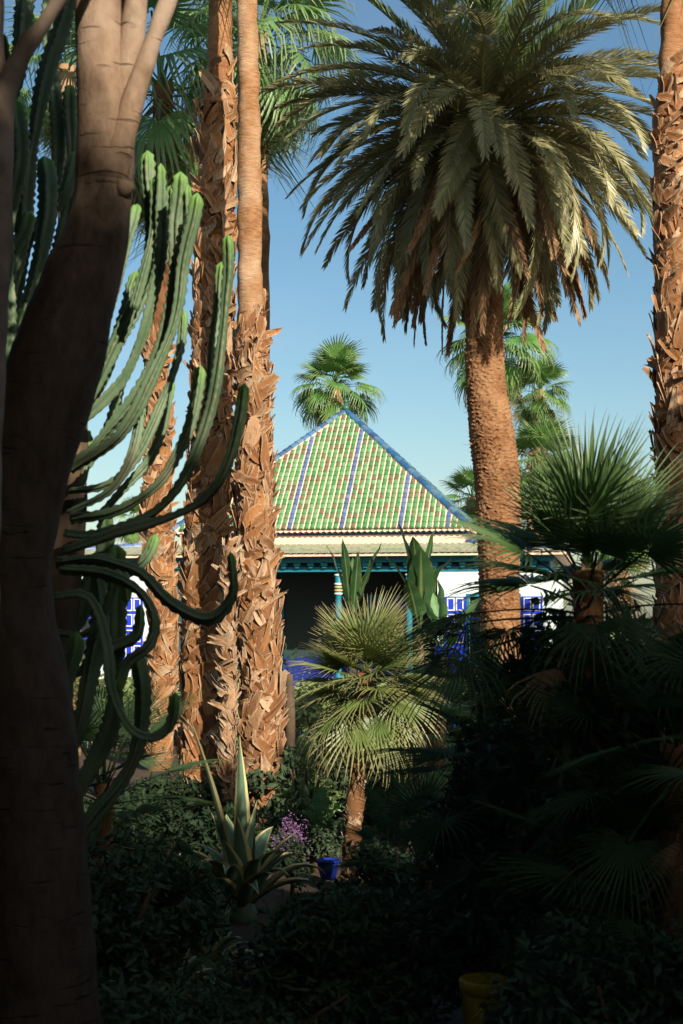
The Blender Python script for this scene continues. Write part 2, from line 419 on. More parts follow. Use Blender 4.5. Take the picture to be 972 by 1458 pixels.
def build_roofs():
    rng = random.Random(5)
    a, ze, za = CZ['a'], CZ['eave'], CZ['apex']
    run, rise = a, za - ze
    L = math.hypot(run, rise); cs, sn = run / L, rise / L
    # clay bed: the pyramid itself
    V = [(-a, -a, ze), (a, -a, ze), (a, a, ze), (-a, a, ze), (0, 0, za), (-a, -a, ze - 0.05), (a, -a, ze - 0.05), (a, a, ze - 0.05), (-a, a, ze - 0.05)]
    Fc = [(0, 1, 4), (1, 2, 4), (2, 3, 4), (3, 0, 4), (8, 7, 6, 5), (0, 5, 6, 1), (1, 6, 7, 2), (2, 7, 8, 3), (3, 8, 5, 0)]
    roof = put('roof', mesh('roof', V, Fc, MT['mortar']), PAV)
    roof['label'] = 'steep green and blue tiled pyramid roof'
    pitch = 0.154; tl = 0.205
    nrow = int(a * 2 / pitch)
    blues = [round((x + a) / pitch - 0.5) for x in (-2.1, -0.74, 0.55, 2.16, 3.4)]
    gcl = [0.68, 0.8, 0.05, 0.05, 0.05, 0.18, 0.18, 0.18, 0.3, 0.3, 0.42, 0.42, 0.55, 0.55, 0.68, 0.93, 0.93]
    for face in range(4):
        rot = Matrix.Rotation(face * math.pi / 2, 4, 'Z')
        for i in range(nrow):
            x = -a + pitch * (i + 0.5)
            ln = (a - abs(x)) / cs
            n = int(ln / tl)
            if n < 1: continue
            blue = i in blues
            me = barrel_row(n, pitch, tl, (0, cs, sn), (0, -sn, cs), (1, 0, 0), MT['roof_blue' if blue else 'roof_green'], rng,
                            [0.1, 0.3, 0.6, 0.85] if blue else gcl)
            put('tile_row', me, roof, rot @ Matrix.Translation((x, -a - 0.03, ze + 0.01 - 0.03 * sn / cs * 0)))
        # pale mortar ribs between the rows
        for i in range(nrow + 1):
            x = -a + pitch * i
            ln = (a - abs(x)) / cs
            if ln < 0.3: continue
            mb = MB(); h = 0.062; wv = 0.028
            V = []
            for s in (-0.02, ln):
                for dx, dz in ((-wv, 0.0), (-wv * 0.6, h), (wv * 0.6, h), (wv, 0.0)):
                    V.append((dx, s * cs - dz * sn, s * sn + dz * cs))
            mb.add(V, [(0, 1, 5, 4), (1, 2, 6, 5), (2, 3, 7, 6), (0, 3, 2, 1), (4, 5, 6, 7)])
            put('mortar_rib', mb.mesh('mortar_rib', MT['mortar']), roof, rot @ Matrix.Translation((x, -a, ze + 0.002)))
        # pink scalloped eave ends
        for i in range(nrow + 1):
            x = -a + pitch * i
            mb = MB(); r = 0.055; V = []
            for y in (-0.05, 0.12):
                for k in range(7):
                    ph = math.pi + math.pi * k / 6
                    V.append((r * math.cos(ph), y * cs, r * math.sin(ph) + 0.035 + y * sn))
            mb.add(V, [(k, k + 1, 8 + k, 7 + k) for k in range(6)] + [tuple(range(7))])
            put('eave_tile', mb.mesh('eave_tile', MT['mortar']), roof, rot @ Matrix.Translation((x, -a - 0.01, ze - 0.02)))
        # hip: blue ridge tiles on a mortar bed
        hl = math.sqrt(2 * a * a + rise * rise)
        hd = Vector((a, a, rise)) / hl      # from the front left corner to the apex
        q = hd.to_track_quat('X', 'Z').to_matrix().to_4x4()
        tlh = 0.235; nh = int(hl / tlh)
        bed = MB(); bed.box(0.02, hl - 0.05, -0.085, 0.085, -0.03, 0.065)
        put('ridge_bed', bed.mesh('ridge_bed', MT['mortar']), roof, rot @ Matrix.Translation((-a, -a, ze)) @ q)
        for i in range(nh):
            mb = MB(); V = []
            for s, ra in ((-0.02, 0.115), (tlh * 0.3, 0.108), (tlh + 0.01, 0.092)):
                for k in range(9):
                    ph = math.pi * k / 8
                    V.append((s, ra * math.cos(ph), ra * math.sin(ph) * 0.9 + 0.035))
            mb.add(V, [(k + 9 * j, k + 1 + 9 * j, k + 10 + 9 * j, k + 9 + 9 * j) for j in range(2) for k in range(8)] + [tuple(range(9))], rng.choice([0.1, 0.3, 0.6, 0.85]))
            put('ridge_tile', mb.mesh('ridge_tile', MT['ridge_blue']), roof, rot @ Matrix.Translation(Vector((-a, -a, ze)) + hd * (i * tlh)) @ q)
        # navy cornice under the eave
        mb = MB(); mb.box(-a + 0.03, a - 0.03, -a + 0.04, -a + 0.30, ze - 0.10, ze - 0.055); mb.box(-a + 0.08, a - 0.08, -a + 0.09, -a + 0.3, ze - 0.135, ze - 0.102)
        put('cornice', mb.mesh('cornice', MT['navy_paint']), PAV, rot @ Matrix.Translation((0, 0, -0.001 * face)))
    mb = MB(); mb.lathe([(0.05, 0), (0.12, 0.02), (0.16, 0.10), (0.13, 0.19), (0.06, 0.24), (0.05, 0.28), (0.09, 0.33), (0.10, 0.38), (0.06, 0.44), (0.025, 0.48), (0.012, 0.62)], 16)
    f = put('finial', mesh('finial', mb.V, mb.F, plain('finial_glaze', (0.03, 0.13, 0.09), 0.3), True), roof, mtx=Matrix.Translation((0, 0, za + 0.04)) @ Matrix.Scale(0.75, 4))
    # upper wall in pink
    mb = MB(); aw = 3.80; mb.box(-aw, aw, -aw, aw, 3.3, ze - 0.12)
    u = put('upper_wall', mb.mesh('upper_wall', MT['pink_wall']), PAV); u['label'] = 'pink plaster band below the pyramid roof'
    # lower roof ring
    x0, x1, yf, yb = -7.9, 6.45, -6.45, 6.0
    zt, zl = 3.90, 3.56
    V = [(x0, yf, zl), (x1, yf, zl), (x1, yb, zl), (x0, yb, zl), (-aw - .001, -aw - .001, zt), (aw + .001, -aw - .001, zt), (aw + .001, aw + .001, zt), (-aw - .001, aw + .001, zt)]
    V += [(v[0], v[1], v[2] - 0.06) for v in V[:4]]
    Fc = [(0, 1, 5, 4), (1, 2, 6, 5), (2, 3, 7, 6), (3, 0, 4, 7), (0, 8, 9, 1), (1, 9, 10, 2), (2, 10, 11, 3), (3, 11, 8, 0), (11, 10, 9, 8)]
    low = put('veranda_roof', mesh('veranda_roof', V, Fc, MT['mortar']), PAV)
    low['label'] = 'low sage green tiled veranda roof with scalloped edge'
    run = -aw - yf; rise = zt - zl; Ls = math.hypot(run, rise); c2, s2 = run / Ls, rise / Ls
    scl = [0.1, 0.1, 0.3, 0.3, 0.6, 0.85]
    pv = 0.16
    row_cache = {}
    for i in range(int((x1 - x0) / pv)):
        x = x0 + pv * (i + 0.5)
        if x < -aw: frac = (x - x0) / (-aw - x0)
        elif x > aw: frac = (x1 - x) / (x1 - aw)
        else: frac = 1.0
        n = max(1, int(Ls * frac / 0.25))
        key = (n, rng.randrange(4))
        if key not in row_cache:
            row_cache[key] = barrel_row(n, pv, 0.25, (0, c2, s2), (0, -s2, c2), (1, 0, 0), MT['roof_sage'], rng, scl, 6, 0.062)
        put('tile_row', row_cache[key], low, Matrix.Translation((x, yf - 0.04, zl + 0.004)))
    # right slope (seen edge on) and left slope
    for side, xs, depth in ((1, x1, x1 - aw), (-1, x0, -aw - x0)):
        Ls2 = math.hypot(depth, rise); c3, s3 = depth / Ls2, rise / Ls2
        for i in range(int((yb - yf) / pv)):
            y = yf + pv * (i + 0.5)
            if y < -aw: frac = (y - yf) / (-aw - yf)
            elif y > aw: frac = (yb - y) / (yb - aw)
            else: frac = 1.0
            n = max(1, int(Ls2 * frac / 0.25)); key = (side, n)
            if key not in row_cache:
                row_cache[key] = barrel_row(n, pv, 0.25, (-side * c3, 0, s3), (side * s3, 0, c3), (0, 1, 0), MT['roof_sage'], rng, scl, 6, 0.062)
            put('tile_row', row_cache[key], low, Matrix.Translation((xs + side * 0.03, y, zl + 0.004)))
    for cx, tx in ((x1, aw), (x0, -aw)):
        hv = Vector((tx - cx, -aw - yf, rise)); hl = hv.length; hd = hv / hl
        q = hd.to_track_quat('X', 'Z').to_matrix().to_4x4(); nh = int(hl / 0.26)
        for i in range(nh):
            mb = MB(); V = []
            for s, ra in ((-0.02, 0.11), (0.27, 0.09)):
                for k in range(9):
                    ph = math.pi * k / 8
                    V.append((s, ra * math.cos(ph), ra * math.sin(ph) + 0.05))
            mb.add(V, [(k, k + 1, k + 10, k + 9) for k in range(8)] + [tuple(range(9))], rng.choice([0.1, 0.6, 0.85]))
            put('ridge_tile', mb.mesh('ridge_tile', MT['roof_blue']), low, Matrix.Translation(Vector((cx, yf, zl)) + hd * (i * 0.26)) @ q)
build_roofs()


def build_walls():
    x0, x1, yw = -7.45, 6.05, -5.95
    # entablature: fascia, brackets, beam
    mb = MB(); mb.box(x0 - 0.1, x1 + 0.1, yw - 0.17, yw + 0.0, 3.36, 3.497)
    put('fascia', mb.mesh('fascia', MT['teal_paint']), PAV)
    mb = MB(); mb.box(x0 - 0.02, x1 + 0.02, yw - 0.03, yw + 0.26, 3.14, 3.26)
    put('beam', mb.mesh('beam', MT['teal_paint']), PAV)
    mb = MB(); mb.box(x0 + 0.02, x1 - 0.02, yw + 0.05, yw + 0.24, 3.262, 3.358)
    put('frieze', mb.mesh('frieze', MT['navy_paint']), PAV)
    b = MB(); b.box(-0.075, 0.075, -0.16, 0.05, 0, 0.075); b.box(-0.05, 0.05, -0.12, 0.05, -0.045, 0.0)
    bm = b.mesh('bracket', MT['teal_paint'])
    n = int((x1 - x0) / 0.34)
    for i in range(n): put('bracket', bm, PAV, loc=(x0 + 0.2 + i * 0.34, yw, 3.275))
    for s in (-1, 1):      # side beams
        xs = x1 if s > 0 else x0
        mb = MB(); mb.box(min(xs, xs - s * 0.28), max(xs, xs - s * 0.28), yw + 0.262, 5.5, 3.14, 3.49)
        put('side_beam', mb.mesh('side_beam', MT['teal_paint']), PAV)

    def wall_with_hole(xa, xb, hx0, hx1, hz0, hz1, zt, th):
        mb = MB()
        mb.box(xa, hx0, 0, th, 0, zt); mb.box(hx1, xb, 0, th, 0, zt)
        mb.box(hx0, hx1, 0, th, 0, hz0); mb.box(hx0, hx1, 0, th, hz1, zt)
        return mb.mesh('wall', MT['mint_wall'])

    def window(cx, y, hw, z0, z1):
        t = thing_part('window', PAV, (cx, y, 0))
        mb = MB()
        mb.box(-hw - 0.07, -hw, -0.03, 0.1, z0 - 0.03, z1 + 0.07); mb.box(hw, hw + 0.07, -0.03, 0.1, z0 - 0.03, z1 + 0.07)
        mb.box(-hw - 0.07, hw + 0.07, -0.032, 0.1, z1, z1 + 0.072); mb.box(-hw - 0.1, hw + 0.1, -0.06, 0.1, z0 - 0.09, z0)
        put('window_frame', mb.mesh('window_frame', MT['teal_paint']), t)
        mb = MB(); mb.box(-hw, hw, 0.12, 0.135, z0, z1)
        put('pane', mb.mesh('pane', MT['dark_glass']), t)
        mb = MB()
        mb.box(-0.03, 0.03, 0.08, 0.118, z0, z1)
        for k in (1, 2): mb.box(-hw, hw, 0.085, 0.116, z0 + (z1 - z0) * k / 3 - 0.02, z0 + (z1 - z0) * k / 3 + 0.02)
        put('glazing_bar', mb.mesh('glazing_bar', MT['blue_paint']), t)
        for s in (-1, 1):
            a_, b_ = (hw + 0.09, hw + 0.59) if s > 0 else (-hw - 0.59, -hw - 0.09)
            mb = MB(); mb.box(a_, b_, -0.06, -0.02, z0, z1)
            sh = put('shutter', mb.mesh('shutter', MT['blue_paint']), t)
            mb = MB(); nP = 4; hgt = (z1 - z0) / nP
            for k in range(nP):
                for c in (0, 1):
                    xa = a_ + 0.05 + c * 0.215; xb = xa + 0.185; za = z0 + k * hgt + 0.05; zb = za + hgt - 0.08; e = 0.028
                    mb.box(xa, xb, -0.068, -0.0605, za, za + e); mb.box(xa, xb, -0.068, -0.0605, zb - e, zb)
                    mb.box(xa, xa + e, -0.0675, -0.0605, za + e, zb - e); mb.box(xb - e, xb, -0.0675, -0.0605, za + e, zb - e)
            put('white_trim', mb.mesh('white_trim', MT['white_paint']), sh)

    def thing_part(name, parent, loc):
        e = bpy.data.objects.new(name, None); col.objects.link(e); e.parent = parent; e.location = loc; return e

    put('wall', wall_with_hole(3.35, x1, 4.13, 5.29, 0.95, 2.52, 3.14, 0.25), PAV, loc=(0, yw, 0))
    window(4.71, yw, 0.58, 0.95, 2.52)
    put('wall', wall_with_hole(x0, -3.35, -5.86, -4.70, 0.95, 2.52, 3.14, 0.25), PAV, loc=(0, yw, 0))
    window(-5.28, yw, 0.58, 0.95, 2.52)
    # porch sides, back, floor, ceiling, sides of the building
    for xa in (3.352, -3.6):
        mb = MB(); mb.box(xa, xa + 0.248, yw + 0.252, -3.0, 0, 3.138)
        put('porch_side_wall', mb.mesh('porch_side_wall', plain('porch_side_shaded', (0.06, 0.11, 0.11), 0.85, 0.05)), PAV)  # side walls coloured dark to hold the porch in shade
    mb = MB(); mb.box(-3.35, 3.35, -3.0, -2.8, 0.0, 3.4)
    put('porch_back_wall', mb.mesh('porch_back_wall', plain('porch_wall_shaded', (0.025, 0.05, 0.055), 0.85, 0.05)), PAV)  # back wall colour darkened to stand in for porch shade
    mb = MB(); mb.box(-3.35, 3.35, -3.03, -3.002, 0.0, 0.95)
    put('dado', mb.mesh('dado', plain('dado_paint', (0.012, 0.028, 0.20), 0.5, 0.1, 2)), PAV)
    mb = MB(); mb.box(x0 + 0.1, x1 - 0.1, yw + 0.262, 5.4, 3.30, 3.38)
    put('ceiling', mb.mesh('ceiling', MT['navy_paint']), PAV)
    mb = MB(); mb.box(x0 - 0.4, x1 + 0.4, yw - 0.9, 5.9, 0.0, 0.16)
    put('terrace', mb.mesh('terrace', MT['floor_tile']), PAV)
    for bx in ((x1 - 0.25, x1 - 0.002, yw + 0.252, 5.4), (x0 + 0.002, x0 + 0.25, yw + 0.252, 5.4), (x0 + 0.252, x1 - 0.252, 5.15, 5.4)):
        mb = MB(); mb.box(*bx, 0.16, 3.138); put('outer_wall', mb.mesh('outer_wall', MT['mint_wall']), PAV)
    # doors in the porch
    for cx in (-1.75, 1.75):
        d = thing_part('door', PAV, (cx, -3.0, 0))
        mb = MB(); mb.box(-0.62, -0.5, -0.08, -0.031, 0.16, 2.5); mb.box(0.5, 0.62, -0.08, -0.031, 0.16, 2.5); mb.box(-0.62, 0.62, -0.082, -0.031, 2.502, 2.62)
        put('door_frame', mb.mesh('door_frame', MT['teal_paint']), d)
        for xa in (-0.5, 0.005):
            mb = MB(); mb.box(xa, xa + 0.495, -0.06, -0.031, 0.16, 2.5)
            lf = put('door_leaf', mb.mesh('door_leaf', MT['blue_paint']), d)
            for za in (0.3, 1.0, 1.7):
                mb = MB(); mb.box(xa + 0.06, xa + 0.44, -0.072, -0.061, za, za + 0.56)
                put('door_panel', mb.mesh('door_panel', MT['navy_paint']), lf)
    # columns
    for cx in (-2.64, -0.88, 0.88, 2.64):
        c = thing_part('column', PAV, (cx, yw + 0.12, 0))
        mb = MB(); mb.lathe([(0.10, 0.16), (0.10, 0.5), (0.085, 0.6), (0.078, 2.72), (0.085, 2.74), (0.085, 3.14)], 20)
        put('shaft', mesh('shaft', mb.V, mb.F, MT['teal_paint'], True), c)
        mb = MB(); mb.box(-0.14, 0.14, -0.11, 0.13, 0.16, 0.34); put('plinth', mb.mesh('plinth', MT['teal_paint']), c)
        for k, (z, mt) in enumerate(((2.60, 'white_paint'), (2.68, 'gold_paint'), (2.76, 'gold_paint'), (2.84, 'white_paint'), (3.06, 'white_paint'))):
            mb = MB(); mb.lathe([(0.088, z - 0.024), (0.104, z - 0.02), (0.108, z), (0.104, z + 0.02), (0.088, z + 0.024)], 20)
            put('ring', mesh('ring', mb.V, mb.F, MT[mt], True), c)
build_walls()


# ------------------------------------------------------------------ leaf builders
def fan_leaf(mat, n=26, Rb=0.7, pet=0.7, span=230, split=0.5, fold=0.35, droop=0.25, tipdroop=0.25, petdroop=0.1, seed=0, wid=0.018, ragged=0.12):
    """one palmate leaf: petiole along +X from the origin, then a pleated fan of n segments"""
    rng = random.Random(seed)
    V, Fc, A = [], [], []
    # petiole: a flat triangular stem
    k = 6
    for i in range(k + 1):
        t = i / k; x = pet * t; z = -petdroop * pet * t * t; hw = wid * (1.25 - 0.6 * t)
        V += [(x, -hw, z), (x, hw, z), (x, 0, z - hw * 0.9)]; A += [0.25] * 3
    for i in range(k):
        a = i * 3
        for p, q in ((0, 1), (1, 2), (2, 0)): Fc.append((a + p, a + q, a + 3 + q, a + 3 + p))
    hub = np.array((pet, 0, -petdroop * pet)); e0 = -2 * petdroop
    dphi = R(span) / n
    cx, sx = math.cos(e0), math.sin(e0)
    for j in range(n):
        ph = -R(span) / 2 + dphi * (j + 0.5)
        ln = Rb * (0.72 + 0.28 * math.cos(ph * 0.75)) * rng.uniform(1 - ragged, 1.0)
        sd = droop * rng.uniform(0.8, 1.2); td = tipdroop * rng.uniform(0.5, 1.5); tw = rng.uniform(-0.05, 0.05)
        o = len(V)
        st = (0.04, 0.3, split, 0.5 * (split + 1) - 0.02, 0.88, 1.0)
        for s in st:
            r = ln * s
            hw = r * dphi * 0.5 * 1.02 if s <= split else ln * split * dphi * 0.5 * max(0.06, ((1 - s) / (1 - split)) ** 0.8) 
            hang = sd * ln * s * s + (td * ln * ((s - split) / (1 - split)) ** 2 if s > split else 0)
            p2 = ph + tw * s * s
            cup = 0.10 * Rb * s * (1 - math.cos(ph))            # the fan cups upward at its sides
            # a drooping segment keeps its length
            rr = r * math.sqrt(max(0.15, 1 - min(0.85, (hang / max(ln, 1e-3)) ** 2)))
            for side in (-1, 0, 1):
                yy = rr * math.sin(p2) + side * hw * math.cos(p2)
                xx = rr * math.cos(p2) - side * hw * math.sin(p2)
                zz = -hang + cup + (fold * hw if side == 0 else -fold * hw)
                V.append((hub[0] + xx * cx - zz * 0 * sx, hub[1] + yy, hub[2] + zz + xx * sx)); A.append(s)
        for i in range(len(st) - 1):
            b = o + i * 3
            Fc.append((b, b + 1, b + 4, b + 3)); Fc.append((b + 1, b + 2, b + 5, b + 4))
    return mesh('fan_leaf', V, Fc, mat, False, {'t': A})


def dead_fan(mat, seed=0, Rb=0.75, pet=0.5):
    return fan_leaf(mat, 18, Rb, pet, 110, 0.4, 0.6, 0.15, 0.5, 0.25, seed, 0.016, 0.35)


def pinnate(mat, L=2.7, bend=1.2, n=80, ll=0.36, vee=28, seed=0, close=0.0, power=1.3, lw=0.013, sag=0.25, stalk=0.10):
    """feather frond along +X, arching down by bend radians"""
    rng = random.Random(seed); V, Fc, A = [], [], []
    m = 26; pts = []; x = z = 0.0
    side_w = rng.uniform(-0.10, 0.10)
    for i in range(m + 1):
        t = i / m; th = -bend * t ** power
        pts.append((x, side_w * t * t * L * 0.5, z, th))
        x += L / m * math.cos(th); z += L / m * math.sin(th)
    for i, (x, y, z, th) in enumerate(pts):
        t = i / m; hw = 0.028 * (1 - t) + 0.004
        V += [(x, y - hw, z), (x, y + hw, z), (x, y, z - hw * 0.8)]; A += [0.9] * 3
    for i in range(m):
        a = i * 3
        for p, q in ((0, 1), (1, 2), (2, 0)): Fc.append((a + p, a + q, a + 3 + q, a + 3 + p))
    for side in (-1, 1):
        for j in range(n):
            t = stalk + (1 - stalk) * (j + rng.uniform(-0.3, 0.3)) / n; t = min(max(t, 0.03), 0.995)
            f = t * m; i = int(f); fr = f - i
            p0 = np.array(pts[i]); p1 = np.array(pts[min(i + 1, m)]); p = p0 * (1 - fr) + p1 * fr
            th = p[3]
            tan = np.array((math.cos(th), 0, math.sin(th))); up = np.array((-math.sin(th), 0, math.cos(th))); lat = np.array((0, side, 0))
            prof = min(1.0, (t / 0.22)) ** 0.7 * (1 - max(0, (t - 0.45) / 0.55) ** 1.8 * 0.68)
            ln = ll * prof * rng.uniform(0.85, 1.1)
            fa = R(58 - 30 * t + rng.uniform(-7, 7)) * (1 - close * 0.75)
            va = R(vee + rng.uniform(-12, 12)) * (1 - close)
            d = tan * math.cos(fa) + (lat * math.cos(va) + up * math.sin(va)) * math.sin(fa)
            wv = np.cross(d, up); wv = tan * 0.8 + up * 0.35 * rng.uniform(-1, 1); wv = wv - d * np.dot(wv, d); wv /= np.linalg.norm(wv) + 1e-6
            o = len(V); b = p[:3]; sg = np.array((0, 0, -1.0)) * ln * sag
            mid = b + d * ln * 0.5 + sg * 0.2; tip = b + d * ln + sg * rng.uniform(0.6, 1.2)
            V += [b - wv * lw * 0.6, b + wv * lw * 0.6, mid - wv * lw, mid + wv * lw, tip]; A += [0.1, 0.1, 0.4, 0.4, 0.8]
            Fc += [(o, o + 1, o + 3, o + 2), (o + 2, o + 3, o + 4)]
    return mesh('frond', V, Fc, mat, False, {'t': A})


def aim(az, el, roll=0.0, at=(0, 0, 0), s=1.0):
    return Matrix.Translation(at) @ Matrix.Rotation(az, 4, 'Z') @ Matrix.Rotation(-el, 4, 'Y') @ Matrix.Rotation(roll, 4, 'X') @ Matrix.Scale(s, 4)


def boot_mesh(mat, seed=0):
    """a cut leaf base: a papery strap hugging the trunk at a slant, its end torn and lifted"""
    rng = random.Random(seed); V, Fc, A = [], [], []
    st = 7; ac = 5
    w0 = rng.uniform(0.04, 0.08); L = rng.uniform(0.22, 0.40); lift = rng.choice((0.01, 0.015, 0.02, 0.03, 0.055)) 
    slant = R(rng.choice((-1, 1)) * rng.uniform(12, 58)); top = rng.uniform(0.12, 0.75); bow = rng.uniform(-0.05, 0.05)
    cut = [rng.uniform(-0.09, 0.06) for _ in range(ac)]; twist = rng.uniform(-0.35, 0.35); edge = rng.uniform(0.0, 0.02); r0 = 0.22
    cs_, sn_ = math.cos(slant), math.sin(slant)
    for layer in (0, 1):
        for i in range(st):
            t = i / (st - 1)
            hw = w0 * ((1 - t) ** 0.8 * (1 - top) + top) * (0.55 + 0.45 * min(1, t * 4))
            for k in range(ac):
                u = -1 + 2 * k / (ac - 1)
                tt = t + (cut[k] if i == st - 1 else 0)
                y0 = u * hw + bow * math.sin(math.pi * t); z0 = (tt - 0.15) * L
                y = y0 * cs_ - z0 * sn_; z = y0 * sn_ + z0 * cs_
                x = math.sqrt(max(0.001, r0 * r0 - min(y * y, 0.9 * r0 * r0))) - r0 + 0.006 + lift * max(0, tt) ** 2.2 + edge * abs(u) + twist * u * hw * t - 0.007 * layer
                V.append((x, y, z)); A.append(min(1, t * 0.62 + 0.45 * abs(u) ** 3))
    N = st * ac
    for i in range(st - 1):
        for k in range(ac - 1):
            a = i * ac + k
            Fc.append((a, a + 1, a + 1 + ac, a + ac)); Fc.append((N + a, N + a + ac, N + a + 1 + ac, N + a + 1))
    for k in range(ac - 1):
        Fc.append((N + k, N + k + 1, k + 1, k)); a = (st - 1) * ac + k; Fc.append((a, a + 1, N + a + 1, N + a))
    for i in range(st - 1):
        a = i * ac; Fc.append((a, a + ac, N + a + ac, N + a)); a += ac - 1; Fc.append((a, N + a, N + a + ac, a + ac))
    return mesh('leaf_base', V, Fc, mat, False, {'t': A})


BOOTS = {'boot': [boot_mesh(MT['boot'], i) for i in range(26)], 'boot_grey': [boot_mesh(MT['boot_grey'], 40 + i) for i in range(14)]}


class Stem:
    """a trunk axis through photo pixels (px, py, half width px) at distance d"""
    def __init__(s, pts, d, ground=True, step=0.06):
        rows = []
        pts = list(pts)
        for px, py, hw in pts:
            p = P(px, py, d); rows.append((p.x, p.y, p.z, hw / F * d))
        if ground and rows[-1][2] > -0.1:
            l = rows[-1]; q = rows[-2]; k = (l[0] - q[0]) / max(1e-3, q[2] - l[2])
            rows.append((l[0] + k * (l[2] + 0.05), l[1], -0.08, l[3] * 1.05))
        rows = rows[::-1]
        s.path = spline(rows, step)
        s.base = Vector((s.path[0][0], s.path[0][1], 0.0))
        s.z = s.path[:, 2]
    def at(s, z):
        return np.array([np.interp(z, s.z, s.path[:, i]) for i in range(4)])
    def local(s, z0=None, z1=None):
        p = s.path.copy(); p[:, :2] -= np.array(s.base[:2])
        if z0 is not None:
            p = p[(s.z >= z0 - 0.05) & (s.z <= z1 + 0.05)]
        return p


def zpx(py, d): return EYE + (HOR - py) / F * d


def boots(root, stem, z0, z1, rng, kind='boot', dz=0.022, size=1.0, skip=0.0, wrap=0.86, maxn=300, out=0.0, more=1.6):
    """leaf bases round the trunk: up to maxn as parts on the side that shows, the rest joined"""
    def spot(z, az):
        c = stem.at(z); r = c[3] * wrap * rng.uniform(0.93, 1.04)
        return Matrix.Translation((c[0] - stem.base.x + r * math.cos(az), c[1] - stem.base.y + r * math.sin(az), z)) @ Matrix.Rotation(az, 4, 'Z') \
            @ Matrix.Rotation(R(rng.uniform(-3, 9) + out), 4, 'Y') @ Matrix.Rotation(R(rng.gauss(0, 14)), 4, 'X') @ Matrix.Diagonal((size * rng.uniform(0.8, 1.3), size * rng.uniform(0.7, 1.3), size * rng.uniform(0.7, 1.35), 1))
    n = min(maxn, int((z1 - z0) / dz)); dz = (z1 - z0) / n
    face = math.atan2(-stem.base.y, -stem.base.x)
    for i in range(n):
        z = z0 + dz * (i + rng.uniform(-0.4, 0.4))
        az = face + ((i * 0.6180339 + rng.uniform(-0.04, 0.04)) % 1.0 - 0.5) * R(215)
        put('leaf_base', rng.choice(BOOTS[kind]), root, spot(z, az))
    mb = MB()          # what lies behind and between, too tangled to pick apart
    for i in range(int(n * more)):
        az = rng.uniform(0, 2 * math.pi); m = spot(rng.uniform(z0, z1), az); me = rng.choice(BOOTS[kind])
        m = m @ Matrix.Translation((-0.02, 0, 0))
        mb.add([m @ v.co for v in me.vertices], [tuple(p.vertices) for p in me.polygons], [x.value for x in me.attributes['t'].data])
    o = put('leaf_base_thatch', mb.mesh('leaf_base_thatch', MT[kind]), root); o['kind'] = 'stuff'
    return n


WASH = [fan_leaf(MT['fan_green'], 30, 0.80, 0.75, 250, 0.42, 0.35, 0.16, 0.45, 0.12, 1),
        fan_leaf(MT['fan_green'], 30, 0.80, 0.85, 240, 0.40, 0.35, 0.30, 0.85, 0.22, 2),
        fan_leaf(MT['fan_green'], 28, 0.80, 0.70, 230, 0.40, 0.35, 0.45, 1.1, 0.28, 3)]
WASHB = [fan_leaf(MT['fan_bright'], 30, 0.75, 0.65, 250, 0.52, 0.35, 0.12, 0.22, 0.10, 4),
         fan_leaf(MT['fan_bright'], 28, 0.72, 0.75, 240, 0.5, 0.35, 0.28, 0.45, 0.2, 5),
         fan_leaf(MT['fan_bright'], 28, 0.70, 0.70, 230, 0.5, 0.35, 0.45, 0.7, 0.28, 6)]
WASHL = [fan_leaf(MT['fan_light'], 30, 0.80, 0.75, 250, 0.42, 0.35, 0.16, 0.45, 0.12, 7), fan_leaf(MT['fan_light'], 30, 0.80, 0.85, 240, 0.40, 0.35, 0.30, 0.85, 0.22, 8),
         fan_leaf(MT['fan_light'], 28, 0.80, 0.70, 230, 0.40, 0.35, 0.45, 1.1, 0.28, 9)]
DEAD = [dead_fan(MT['fan_dead'], 11), dead_fan(MT['fan_dead'], 12, 0.85, 0.4), dead_fan(MT['fan_dead'], 13, 0.65, 0.6)]


def fan_crown(root, c, rng, n, size, leaves, lo=-55, hi=85, dead=0, dlo=-86, dhi=-62, pw=1.0):
    for i in range(n):
        az = i * 2.39996 + rng.uniform(-0.3, 0.3)
        f = (i + 0.5) / n
        el = R(hi + (lo - hi) * f ** pw + rng.uniform(-7, 7))
        me = leaves[0] if f < 0.4 else leaves[1] if f < 0.72 else leaves[2]
        put('fan_leaf', me, root, aim(az, el, R(rng.uniform(-25, 25)), (c[0], c[1], c[2] - 0.25 * size * f), size * rng.uniform(0.85, 1.1)))
    for i in range(dead):
        az = i * 2.39996 + rng.uniform(-0.4, 0.4)
        put('dead_leaf', rng.choice(DEAD), root, aim(az, R(rng.uniform(dlo, dhi)), R(rng.uniform(-60, 60)), (c[0] + 0.1 * size * math.cos(az), c[1] + 0.1 * size * math.sin(az), c[2] - size * rng.uniform(0.1, 0.5)), size * rng.uniform(0.8, 1.1)))


def trunk(root, stem, mat, rough=0.02, n=28, z0=None, z1=None, name='trunk', freq=7.0, seed=0, shrink=1.0):
    p = stem.local(z0, z1) if z0 is not None else stem.local()
    p = p.copy(); p[:, 3] *= shrink
    V, Fc = sweep(p, n, None, True, rough, seed, freq)
    return put(name, mesh(name, V, Fc, MT[mat], True), root)


